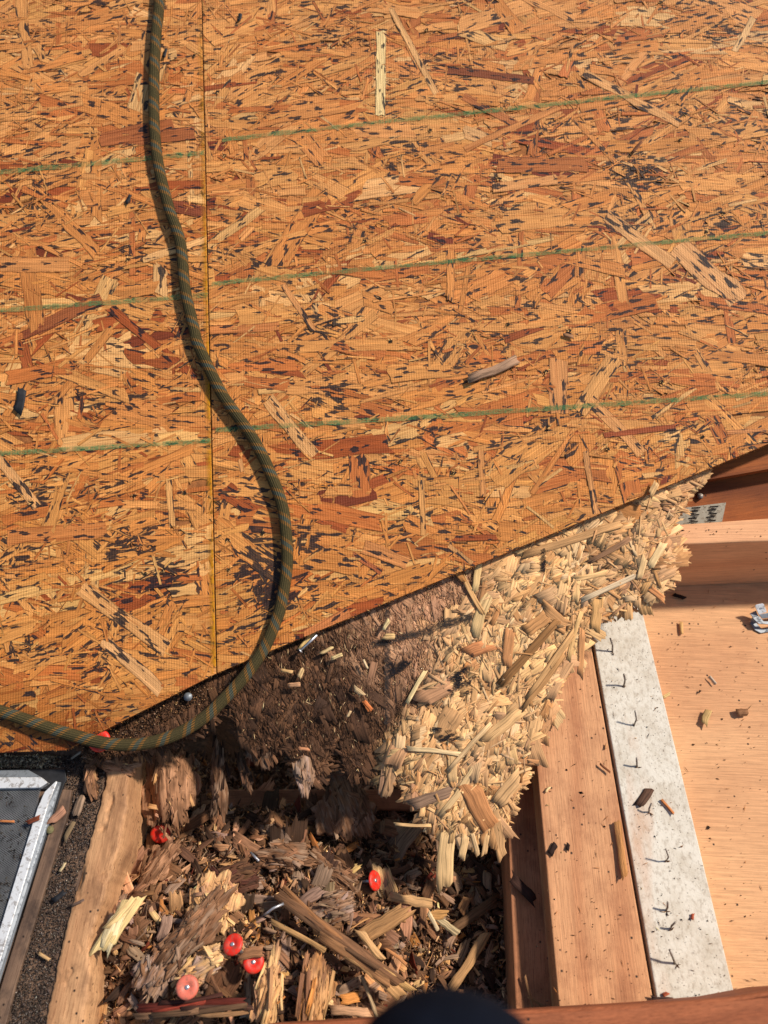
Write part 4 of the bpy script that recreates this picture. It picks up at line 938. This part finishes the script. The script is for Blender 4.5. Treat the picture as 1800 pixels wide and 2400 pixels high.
mat_of('brown stub of rot on top of the worn rafter end', 214, 1832, -78, 76, 40, LTP, 0, 30, spread=.3, hump=.010, z=.001, **HL)
mat_of('flattened brown slab of rot under the rope at the rafter head', 262, 1786, -14, 120, 40, LTP, 0, 50, spread=.3, hump=.008, z=.003, **HL)
# red cap washers
def cap(label, px, py, where, nrm, faded=False, rpx=23, half_hidden=False, head=True):
    p = where; r = rpx*.00044
    root = empty('cap_washer', p); root.rotation_euler = Vector(nrm).to_track_quat('Z', 'Y').to_euler(); tag(root, label, 'plastic cap', 'round plastic nail caps')
    mat = M_CAPF if faded else M_CAP
    prof = [(0, .0012), (.30, .0011), (.34, .0014), (.55, .0022), (.8, .0020), (.93, .0012), (1., 0), (.97, -.0006), (0, -.0008)]; n = 32; V_ = []; F_ = []
    for (q1, h) in prof: V_ += [(r*q1*cos(2*pi*i/n), r*q1*sin(2*pi*i/n), h) for i in range(n)]
    for a in range(len(prof)-1): F_ += [(a*n+i, (a+1)*n+i, (a+1)*n+(i+1) % n, a*n+(i+1) % n) for i in range(n)]
    mesh_obj('cap_disc', V_, F_, mat, root, True)
    if head:
        prof = [(0, .0022), (.16, .0021), (.2, .0017), (.2, .0008)]; V_ = []; F_ = []
        for (q1, h) in prof: V_ += [(r*q1*cos(2*pi*i/16), r*q1*sin(2*pi*i/16), h) for i in range(16)]
        for a in range(3): F_ += [(a*16+i, (a+1)*16+i, (a+1)*16+(i+1) % 16, a*16+(i+1) % 16) for i in range(16)]
        mesh_obj('nail_head', V_, F_, M_STEEL, root, True)
        m = MB(); tube(m, [(0, 0, -.0008), (.001, 0, -.03)], .0016, 8); m.build('nail_shank', M_STEEL, root)
cap('red cap seen nearly edge-on in the right centre of the pit', 0, 0, PZ(878, 2064, .022), (.78, .05, .55), rpx=23)
cap('bright red cap lying face up lower left, above its twin', 0, 0, PZ(546, 2214, .045), (-.25, .22, .9), rpx=22)
cap('red cap partly covered by a wood flake, just below another red cap', 0, 0, PZ(594, 2255, .046), (.1, .0, .95), rpx=22)
shard('wood_chip', 'brown flake lying over the upper half of a red cap', 'wood chip', 592, 2232, 10, 44, 20, (150, 104, 70), .052, .002)
cap('faded salmon-red cap at the lower left of the pit', 0, 0, PZ(439, 2314, .045), (.05, .0, 1), True, rpx=23)
cap('dirty red cap half buried beside the worn rafter', 0, 0, PZ(376, 1955, .026), (.1, -.5, .7), rpx=23, head=False)
cap('red cap pinned under the rope at the panel corner', 0, 0, PSW(233, 1736, -.004), (0, -.3, 1), rpx=25, head=False)

# ================================================================== LEFT: skylight frame, grit, planks
plank = prism('weathered_plank', [PW(-260, 1700, -.004), PW(-260, 2450, -.004), PW(100, 2450, -.004), PW(150, 2210, -.004), PW(186, 2069, -.004), PW(236, 1900, -.004), PW(270, 1700, -.004)], -.03, M_GREYW, ang=edge_angle(PW(20, 2300, 0), PW(170, 1820, 0)), bevel=0)
tag(plank, 'dark weathered plank caked with grit beside the screen frame', 'plank')
ridge = prism('trim_strip', [PW(128, 1905, .001), PW(2, 2310, .001), (PW(-30, 2420, .001)), (PW(10, 2420, .001)), PW(36, 2310, .001), PW(160, 1905, .001), PW(168, 1850, .001), PW(146, 1850, .001)], -.0038, M_GREYW, ang=edge_angle(PW(20, 2300, 0), PW(150, 1880, 0)), bevel=.001)
tag(ridge, 'narrow raised weathered trim strip following the metal frame', 'trim')
gm = MB(); cnt = 0
GRC = [((.075, .052, .040), .5), ((.14, .10, .078), .33), ((.27, .21, .17), .13), ((.42, .36, .29), .04)]
def grit(px, py, s, z, pal=GRC):
    c = PW(px, py, z); P = [c+Vector((R.gauss(0, s), R.gauss(0, s), abs(R.gauss(0, s)))) for _ in range(4)]; gm.mesh(P, [(0, 1, 2), (0, 2, 3), (0, 3, 1), (1, 3, 2)], jit(pick(pal), .2), [(p.x, p.y) for p in P])
while cnt < 14000:
    px, py = R.uniform(-60, 268), R.uniform(1770, 2430)
    xr = lerp_line(le, py)-2; xl = 142-(py-1830)*.305
    if py < 1800: xl = -60
    if not (xl+30*(py > 1850)+R.gauss(0, 8) < px < xr+R.gauss(0, 4)): continue
    if py > 1800 and R.random() > .8: continue
    grit(px, py, R.uniform(.0003, .0008), -.0036)
    cnt += 1
LG = [(lin((214, 196, 160)), .6), (lin((170, 140, 110)), .3), ((.1, .08, .06), .2)]
for _ in range(2200): grit(R.uniform(-60, 150)*R.uniform(.6, 1), R.uniform(1772, 1799), R.uniform(.0005, .0014), -.0028, LG)
for _ in range(1500):                                # grit on the rotten strip under the diagonal edge (upper left)
    t = R.random(); x = 190+300*t; y = 1735-150*t+R.uniform(5, 55); c = PSW(x, y, droop(x, y)+.001); s = R.uniform(.0004, .0009)
    P = [c+Vector((R.gauss(0, s), R.gauss(0, s), abs(R.gauss(0, s)))) for _ in range(4)]; gm.mesh(P, [(0, 1, 2), (0, 2, 3), (0, 3, 1), (1, 3, 2)], jit(pick([(C_DK, .4), (C_DB, .3), (C_GREY, .2), (C_TAN, .1)]), .2), [(p.x, p.y) for p in P])
for _ in range(2600):                                # dirt caught on the mesh
    py = R.uniform(1855, 2430); px = R.uniform(-70, 92-(py-1892)*.31 if py > 1892 else 90)
    if fbm(px/45., py/45., 4.) > .02: grit(px, py, R.uniform(.0003, .0009), .0024, [((.06, .045, .035), .7), ((.15, .11, .08), .3)])
o = gm.build('roof_grit', M_DUST); tag(o, 'dark mineral grit and crumbs lying on the plank and rot', 'grit', kind='stuff')
fr = empty('screen_frame', PW(60, 1950, 0)); tag(fr, 'mitred aluminium frame holding fine wire mesh at the lower left', 'screen frame')
def fprism(name, pix, z0, mat, par, ztops): 
    pts = [PW(x, y, z) for (x, y), z in zip(pix, ztops)]; return prism(name, pts, z0, mat, par, bevel=.0006)
fprism('gasket', [(-80, 1803), (152, 1803), (156, 1828), (150, 1838), (10, 2262), (-60, 2450), (-90, 2450), (-20, 2262), (120, 1850), (-80, 1850)], -.002, M_RUBBER, fr, [.0005]*10)
fprism('top_bar_bevel', [(-80, 1806), (66, 1804), (96, 1821), (-80, 1822)], .0008, M_GALV, fr, [.004, .004, .007, .007])
fprism('top_bar_face', [(-80, 1822), (96, 1821), (112, 1834), (93, 1846), (-80, 1849)], .0008, M_ALU, fr, [.0075]*5)
fprism('side_bar_face', [(131, 1830), (104, 1856), (88, 1892), (0, 2175), (-70, 2400), (-88, 2470), (-62, 2470), (-46, 2400), (24, 2175), (112, 1888), (134, 1832)], .0008, M_ALU, fr, [.0075]*11)
fprism('side_bar_bevel', [(134, 1832), (112, 1888), (24, 2175), (-46, 2400), (-62, 2470), (-52, 2470), (-32, 2400), (38, 2175), (124, 1900), (143, 1833)], .0008, M_GALV, fr, [.0072, .0072, .0072, .0072, .0072, .003, .003, .003, .003, .003])
# wire mesh
wm = MB(); zc = .0012; pitchw = .00165; base = PW(110, 1840, zc)
dirv = (PW(0, 2175, zc)-PW(88, 1892, zc)).normalized(); xv = Vector((1, 0, 0)); ang2 = radians(32)
sA, sBv = Vector((cos(ang2), sin(ang2), 0)), Vector((cos(-ang2), sin(-ang2), 0)); half_w = .00035
poly_w = [PW(-95, 1848, zc), PW(96, 1846, zc), PW(88, 1892, zc), PW(-90, 2470, zc)]
pls_m = []
cc = PW(-20, 1950, zc)
for i in range(len(poly_w)): pls_m.append(half(poly_w[i], poly_w[(i+1) % len(poly_w)], cc))
cen = PW(0, 2100, zc)
for sv_, zz in ((sA, zc), (sBv, zc+.0005)):
    pr_ = Vector((-sv_.y, sv_.x, 0))
    for k_ in range(-190, 190):
        o_ = cen+pr_*k_*pitchw; a = o_-sv_*.35; b = o_+sv_*.35; e = pr_*half_w
        C = clip([tuple((a-e))[:2]+(0,), tuple((b-e))[:2]+(0,), tuple((b+e))[:2]+(0,), tuple((a+e))[:2]+(0,)], pls_m)
        if C: wm.face([(p[0], p[1], zz+.0003) for p in C]); wm.face([(p[0], p[1], zz) for p in C][::-1])
o = wm.build('wire_mesh', M_WIRE, fr, fr.location); o['kind'] = 'stuff'
back = prism('mesh_backing', [PW(x, y, -.0015) for x, y in ((-80, 1850), (92, 1850), (-60, 2450), (-90, 2450))], -.0032, M_RUBBER, fr, bevel=0)
# flecks on frame and plank
def fleck(label, px, py, dg, Lp, Wp, c, z=.002, th=.0012, curl=.05, jag=.35, name='wood_chip', mat=None, slope=False, cat='wood chip', group=None, nrm=.1, nseg=4):
    if slope: p = PSW(px, py, z); q_ = PSW(px+Lp/2*cos(radians(dg)), py-Lp/2*sin(radians(dg)), z); nn = tilt_n(NS, nrm)
    else: p = PW(px, py, z); q_ = PW(px+Lp/2*cos(radians(dg)), py-Lp/2*sin(radians(dg)), z); nn = tilt_n((0, 0, 1), nrm)
    m = MB(); flake(m, (0, 0, 0), q_-p, nn, 2*(q_-p).length, Wp*.00043, lin(c), curl=curl, twist=R.gauss(0, .1), th=th, nseg=nseg, jag=jag)
    o = m.build(name, mat or M_FLK); o.location = p; return tag(o, label, cat, group)
fleck('red-brown chip straddling the frame and the mesh', 78, 1922, 24, 30, 10, (130, 66, 42), .010)
fleck('thin orange splinter lying on the wire mesh at the left edge', 16, 1925, -2, 36, 5, (190, 120, 70), .006)
fleck('pinkish crumbly flake beside the side bar of the frame', 136, 1912, 45, 42, 20, (182, 132, 104), .004)
fleck('grey-tan oval chip on the grit above a narrow olive chip', 184, 1890, 70, 40, 20, (156, 128, 104), .003, nrm=.2)
fleck('narrow olive pointed chip on the grit', 162, 1948, 62, 42, 11, (128, 106, 78), .004)
fleck('cream splinter on the dark grit, upper of two', 147, 2032, 60, 22, 6, (222, 196, 150), .003)
fleck('tan splinter on the dark grit, lower of two', 104, 2242, -32, 28, 6, (200, 160, 110), .003)
fleck('black tar scrap on the grit strip', 140, 2100, 38, 30, 12, (18, 20, 24), .003, mat=M_BLACKBIT, name='tar_scrap', cat='tar scrap')
fleck('grey double splinter on the worn rafter edge', 182, 2116, 25, 32, 5, (110, 88, 76), .004)
m = MB(); tube(m, [Vector((0, 0, 0)), Vector((0, 0, .0012))], .0036, 16, col=(*lin((150, 140, 96)), 0)); o = m.build('flat_washer', M_DUST); o.location = PW(118, 1945, .002); tag(o, 'small round olive-grey disc beside the metal frame', 'disc')
m = MB(); tube(m, [Vector((0, 0, 0)), Vector((0, 0, .0012))], .0042, 16, col=(*lin((140, 140, 132)), 0)); o = m.build('flat_washer', M_GALV); o.location = PSW(441, 1633, -.0115); o.rotation_euler = (TILT, 0, 0); tag(o, 'round grey nail head on the dark rot below the left panel edge', 'nail head')

# ================================================================== ROPE
RP = [(380,-260),(376,-120),(374,0),(366,81),(361,190),(362,298),(372,390),(396,488),(423,570),(434,678),(456,776),(461,800),(489,862),(521,925),(556,975),(586,1017),(616,1070),(640,1125),(657,1170),(667,1215),(673,1290),(671,1345),(658,1420),(645,1460),(619,1520),(577,1581),(534,1629),(482,1679),(422,1717),(362,1738),(301,1746),(241,1741),(181,1726),(120,1708),(60,1687),(0,1667),(-90,1640),(-240,1620)]
def rope_h(px, py): return .0056+.0005*sin(py/90.)
pts = [S2W(PS(x, y, rope_h(x, y))) for x, y in RP]; ctr = PSW(560, 1000, 0); path = spline(pts, 7)
m = MB(); tube(m, [p-ctr for p in path], .0060, 20, up=tuple(NS)); o = m.build('climbing_rope', M_ROPE, smooth=True); o.location = ctr
tag(o, 'olive-green braided rope with teal and orange flecks snaking over the panels', 'rope')

# ================================================================== small pieces on the OSB
fleck('grey torn splinter lying on the right OSB panel', 1155, 868, 22, 118, 22, (176, 138, 108), .003, .0025, slope=True, name='wood_splinter', cat='splinter')
fleck('large matt black scrap at the left edge of the left OSB panel', 48, 940, 78, 54, 22, (16, 15, 15), .0015, .0008, slope=True, mat=M_BLACKBIT, name='tar_scrap', cat='tar scrap')
fleck('small leaf-shaped black scrap on the left OSB panel', 301, 466, 62, 20, 10, (16, 15, 15), .0015, .0006, slope=True, mat=M_BLACKBIT, name='tar_scrap', cat='tar scrap')
fleck('small black scrap right beside the upper rope', 387, 124, 75, 20, 8, (16, 15, 15), .002, .0006, slope=True, mat=M_BLACKBIT, name='tar_scrap', cat='tar scrap')
fleck('small black scrap near the top just right of the seam', 562, 40, 80, 14, 10, (16, 15, 15), .0015, .0006, slope=True, mat=M_BLACKBIT, name='tar_scrap', cat='tar scrap')
fleck('tiny brown splinter high on the right OSB panel', 1493, 345, 52, 34, 8, (130, 84, 58), .003, .0015, slope=True, name='wood_splinter', cat='splinter')
fleck('little brown curl above the lowest green line', 1332, 787, -14, 22, 9, (150, 108, 76), .002, .0015, slope=True)
fleck('pale torn tuft poking over the diagonal edge', 1532, 1146, 60, 28, 16, (222, 176, 120), .003, .0015, slope=True, nrm=.5)
for i, (x, y, a, l_, w_, c, tx) in enumerate([(905,1464,60,24,9,(240,210,150),'upright cream chip on the dark band, uppermost'),(911,1492,2,20,14,(226,184,124),'squared cream chip on the dark band'),(790,1538,20,26,9,(232,200,140),'cream chip low in the scatter near the diagonal edge'),(765,1525,28,30,8,(220,186,130),'long cream chip in the scatter near the diagonal edge'),(672,1573,-10,26,8,(226,180,120),'orange-cream chip left of the cream star-shaped tuft'),(705,1578,70,20,10,(226,186,130),'cream tuft of splinters on the dark rot'),(857,1557,-65,22,5,(226,196,150),'thin cream splinter on dark rot below the band'),(818,1673,62,16,6,(226,190,140),'tiny cream splinter on the dark rot, lower centre'),(862,1654,-50,26,9,(222,128,72),'bright orange chip on the dark rot'),(840,1620,-40,24,12,(226,190,140),'cream crumb above the bright orange chip'),(690,1605,5,26,10,(200,150,110),'pinkish frayed chip on dark rot'),(712,1755,-8,24,7,(190,130,90),'pinkish chip on the hanging grey lump')]):
    fleck(tx, x, y, a, l_, w_, c, -.006, .0012, slope=True)
m = MB(); a_, b_ = PSW(705, 1524, -.004), PSW(743, 1488, -.002); tube(m, [a_-a_, b_-a_], .0013, 8); tube(m, [Vector((0, 0, 0)), (a_-b_).normalized()*.001], .0028, 10); o = m.build('loose_nail', M_STEEL); o.location = a_; tag(o, 'shiny loose nail on the rot beneath the diagonal edge', 'nail')
m = MB(); a_, b_ = PZ(618, 2145, .03), PZ(665, 2118, .038); mid = (a_+b_)/2+Vector((0, .001, .002)); tube(m, [a_-a_, mid-a_, b_-a_], .0013, 8); o = m.build('loose_nail', M_STEEL); o.location = a_; tag(o, 'bent steel nail beside the long diagonal splinter', 'nail')
m = MB(); a_, b_ = PW(168, 1778, .004), PW(203, 1752, .014); tube(m, [a_-a_, b_-a_], .0012, 8); o = m.build('loose_nail', M_NAIL); o.location = a_; tag(o, 'grey nail under the corner of the left panel', 'nail')
m = MB(); a_, b_ = PZ(587, 1998, .03), PZ(607, 2018, .03); tube(m, [a_-a_, b_-a_], .0013, 8); o = m.build('loose_nail', M_STEEL); o.location = a_; tag(o, 'short nail in the shaded rubble below the sheet', 'nail')

# ================================================================== nails in the white board and litter on the right
NB = [(1462,1362,1453,1333,'topmost'),(1437,1530,1432,1495,'second from the top, leaning left'),(1463,1612,1465,1575,'with brown fuzz at its foot'),(1486,1703,1491,1668,'in a crossed pair, upper middle'),(1495,1799,1492,1778,'short one above the dark chip'),(1523,1906,1521,1883,'just under the dark chip'),(1562,2020,1562,1992,'upright, below mid-board'),(1562,2136,1564,2116,'stubby, left of the lower pair'),(1574,2180,1574,2162,'tiny, between two longer nails'),(1586,2262,1567,2228,'lowest, leaning left')]
for (bx, by, tx, ty, wh) in NB:
    b = PW(bx, by, .001); lo, hi = .001, .06            # height so that the tip projects at (tx, ty) as closely as an upright nail can
    t_ = PW(tx, ty, .020 if abs(by-ty) > 25 else .014); m = MB(); root = empty('bent_nail', b); tag(root, 'rusty nail in the white board, '+wh, 'nail', 'nails sticking out of the white board')
    tube(m, [Vector((0, 0, -.003)), (t_-b)*.5+Vector((R.gauss(0, .0006), R.gauss(0, .0005), 0)), t_-b+Vector((R.gauss(0, .0012), R.gauss(0, .001), 0))], R.uniform(.0007, .0010), 8); m.build('shank', M_NAIL, root)
    m = MB(); 
    for k_ in range(3): a = R.uniform(0, 6.28); sliver(m, (.0015*cos(a), .0015*sin(a), .0006), (cos(a), sin(a), .2), R.uniform(.003, .006), .001, jit(C_DB, .2))
    m.build('wood_crumb', M_FLK, root)
fleck('pointed dark brown chip on the white board', 1510, 1869, 55, 40, 20, (96, 68, 52), .003, .002, nrm=.3)
fleck('orange matchstick splinter on the white board', 1564, 1890, -50, 42, 6, (206, 130, 76), .003, .002)
fleck('dark torn chip at the foot of the white board', 1552, 2347, -8, 42, 16, (78, 54, 44), .004, .002)
fleck('small red-brown chip at the lower end of the white board', 1560, 2330, 30, 12, 7, (180, 92, 60), .003)
fleck('rust-coloured crumb by the lower nails of the white board', 1623, 2148, 80, 12, 6, (170, 84, 56), .003)
fleck('loose tan splinter along the rafter edge beside the white board', 1455, 1990, -82, 120, 15, (200, 140, 84), .004, .003, jag=.5)
fleck('short brown sliver crossing the dark gap', 1418, 1800, -40, 30, 5, (140, 84, 52), .004)
fleck('cream oval flake on the upper plywood', 1597, 1472, -86, 27, 8, (212, 164, 104), -.015)
fleck('cream crumpled flake in the middle of the plywood', 1654, 1681, 72, 30, 17, (196, 160, 104), -.014, nrm=.3, curl=.2)
fleck('round brown knotted crumb right of the cream flake', 1739, 1670, 5, 22, 18, (140, 98, 66), -.014, .003, nrm=.4, curl=.25)
fleck('small white and brown crumb on the plywood', 1669, 1594, -50, 20, 10, (210, 190, 165), -.014, nrm=.3)
fleck('tiny cream flake at the edge of the white board', 1562, 1630, 25, 16, 8, (214, 180, 120), -.014)
fleck('black crumb below the beam on the plywood', 1591, 1398, -20, 26, 10, (40, 26, 20), -.015, .003)
fleck('pale curl high on the rafter face', 1420, 1750, 80, 10, 5, (206, 150, 100), .002)
fleck('small black knot-like crumb on the rafter, left one', 1295, 1990, 60, 24, 13, (44, 28, 22), .002, .002)
fleck('small black crumb on the rafter, right one', 1331, 1985, 80, 14, 8, (52, 34, 26), .002, .002)
fleck('cream fleck on the rafter above the black crumbs', 1283, 1850, 50, 14, 6, (232, 196, 140), .002)
fleck('dark rotten scrap clinging to the shaded stud', 1225, 2082, -45, 70, 24, (58, 36, 28), -.030, .003, .15, nrm=.3)
fleck('thin crossing twig at the foot of the shaded stud', 1242, 2335, -75, 100, 5, (160, 116, 78), -.030, .002)
fleck('second thin twig at the foot of the shaded stud', 1262, 2352, -35, 60, 6, (160, 116, 78), -.031, .002)
cm = MB()
for _ in range(1050):
    x = R.uniform(1260, 1820); y = R.uniform(1240, 2390); z = -.0175
    gl = 1366+(y-1400)*.176; wl_ = 1374+(y-1400)*.176; wr = 1497+(y-1400)*.236
    if x < gl: z = .0003
    elif x < wl_: continue
    elif x < wr: z = .0013
    if z < 0 and y < 1385: continue
    if z > 0 and y < 1520: continue
    s = math.exp(R.gauss(math.log(.00030), .5)); c = PW(x, y, z); P = [c+Vector((R.gauss(0, s*1.4), R.gauss(0, s), abs(R.gauss(0, s)))) for _ in range(5)]
    cm.mesh(P, [(0, 1, 2), (0, 2, 3), (0, 3, 1), (1, 3, 2), (1, 4, 3)], jit(pick([(C_DK, .6), (lin((40, 26, 20)), .6), (C_MB, .3), (C_PALE, .1)]), .3), [(p.x, p.y) for p in P])
    if R.random() < .08: sliver(cm, c+Vector((0, 0, .0006)), (R.gauss(0, 1), R.gauss(0, 1), 0), R.uniform(.003, .010), .0006, jit(pick([(C_DB, .5), (C_ORG, .4), (C_PALE, .2)]), .2))
for _ in range(34):
    x = R.uniform(1590, 1810); y = R.uniform(1232, 1262); c = PW(x, y, zt+.0004); s = R.uniform(.0003, .0007); P = [c+Vector((R.gauss(0, s*1.6), R.gauss(0, s), abs(R.gauss(0, s)))) for _ in range(4)]
    cm.mesh(P, [(0, 1, 2), (0, 2, 3), (0, 3, 1), (1, 3, 2)], jit(C_DK, .3), [(p.x, p.y) for p in P])
o = cm.build('dark_crumbs', M_DUST); tag(o, 'tiny dark crumbs sprinkled over rafter, white board and plywood', 'crumbs', kind='stuff')

# ------------------------------------------------------------------ metal panel clip on the plywood
ck = empty('panel_clip', PW(1785, 1455, -.018)); tag(ck, 'small bent galvanised panel clip standing on the plywood at the right edge', 'metal clip'); cl = ck.location
def sheet(name, pix, mat, th=.0009):                 # pix: (px, py, z) corners of a flat piece of sheet metal
    P = [PW(x, y, z)-cl for x, y, z in pix]; n = (P[1]-P[0]).cross(P[2]-P[0]).normalized()*th; k_ = len(P); V_ = [p+n*.5 for p in P]+[p-n*.5 for p in P]
    F_ = [tuple(range(k_)), tuple(range(2*k_-1, k_-1, -1))]+[(i, k_+i, k_+(i+1) % k_, (i+1) % k_) for i in range(k_)]
    o = mesh_obj(name, V_, F_, mat, ck); b_ = o.modifiers.new('bevel', 'BEVEL'); b_.width = .0003; b_.segments = 2; b_.limit_method = 'ANGLE'; return o
z0c = -.0172
sheet('base_leg', [(1757, 1459, z0c+.001), (1770, 1457, z0c+.001), (1785, 1474, z0c+.001), (1812, 1471, z0c+.001), (1850, 1462, z0c+.001), (1850, 1470, z0c+.001), (1812, 1479, z0c+.001), (1783, 1484, z0c+.001), (1769, 1477, z0c+.001)], M_GALV)
sheet('middle_leg', [(1763, 1448, z0c+.010), (1778, 1443, z0c+.010), (1789, 1456, z0c+.010), (1808, 1457, z0c+.010), (1850, 1450, z0c+.010), (1850, 1458, z0c+.010), (1808, 1464, z0c+.010), (1778, 1462, z0c+.010)], M_GALV)
sheet('rear_leg', [(1757, 1438, z0c+.009), (1772, 1431, z0c+.010), (1777, 1444, z0c+.010), (1764, 1447, z0c+.009)], M_GALV)
sheet('web', [(1758, 1456, z0c+.0015), (1763, 1447, z0c+.0095), (1777, 1456, z0c+.0095), (1771, 1460, z0c+.0015)], M_GALV)
sheet('cross_web', [(1778, 1440, z0c+.012), (1850, 1428, z0c+.012), (1850, 1440, z0c+.009), (1786, 1450, z0c+.009)], M_GALV)
tabo = sheet('stamped_tab', [(1778, 1440, z0c+.012), (1797, 1434, z0c+.012), (1790, 1416, z0c+.019), (1787, 1414, z0c+.020), (1772, 1417, z0c+.020), (1769, 1420, z0c+.019)], M_ALU)
P0, P1, P2 = PW(1778, 1440, z0c+.012), PW(1797, 1434, z0c+.012), PW(1770, 1418, z0c+.0195)
ex_ = (P1-P0).normalized(); ez_ = ex_.cross(P2-P0).normalized(); ey_ = ez_.cross(ex_)
for txt, fx, fy, s_ in (('15/32', .0012, .0052, .0030), ('SPAN', .0014, .0018, .0022)):
    if txt == 'SPAN': continue
    cu = bpy.data.curves.new('stamped_number', 'FONT'); cu.body = txt; cu.size = s_; cu.extrude = .0001; cu.materials.append(M_RUBBER)
    tmp = bpy.data.objects.new('tmp', cu); COL.objects.link(tmp); bpy.context.view_layer.update(); me_ = bpy.data.meshes.new_from_object(tmp.evaluated_get(bpy.context.evaluated_depsgraph_get())); bpy.data.objects.remove(tmp)
    o = bpy.data.objects.new('stamped_number', me_); COL.objects.link(o); o.parent = tabo
    Mx = Matrix((ex_, ey_, ez_)).transposed().to_4x4(); Mx.translation = P0-cl+ex_*fx+ey_*fy+ez_*.0007; o.matrix_local = Mx

# ================================================================== foreground: brown board and knee
fb = [PW(640, 2399, 0.05), PW(1239, 2366, 0.07), PW(1530, 2351, 0.09), PW(1720, 2336, 0.1), PW(1860, 2312, 0.11), PW(2200, 2290, 0.12), PW(2200, 2700, 0.12), PW(500, 2700, 0.05), PW(500, 2420, 0.05)]
o = prism('foreground_board', fb, .012, M_RED, ang=radians(-86), bevel=.003); tag(o, 'red-brown board crossing the bottom edge, slightly out of focus', 'board')
# person: bent leg in dark trousers, only the knee reaches into the picture
D = .36; kc = CAM+ray(1060, 2632)*D
leg = [(.05, -.44, .10), (.035, -.28, .07), (.012, -.12, .03), (.002, -.035, .010), (0, -.004, -.012), (0, -.014, -.045), (.004, -.05, -.12), (.008, -.08, -.22), (.01, -.10, -.36)]
rad = [v*.80 for v in (.088, .080, .070, .060, .056, .056, .055, .052, .042)]
pth = spline([Vector(p) for p in leg], 6); rr = [v.x for v in spline([Vector((r_, 0, 0)) for r_ in rad], 6)]
m = MB(); tube(m, pth, rr, 28, up=(1, 0, .001)); o = m.build('person', M_NAVY, smooth=True); o.location = kc
tag(o, 'person crouching in dark navy trousers, only the blurred knee in view', 'person')
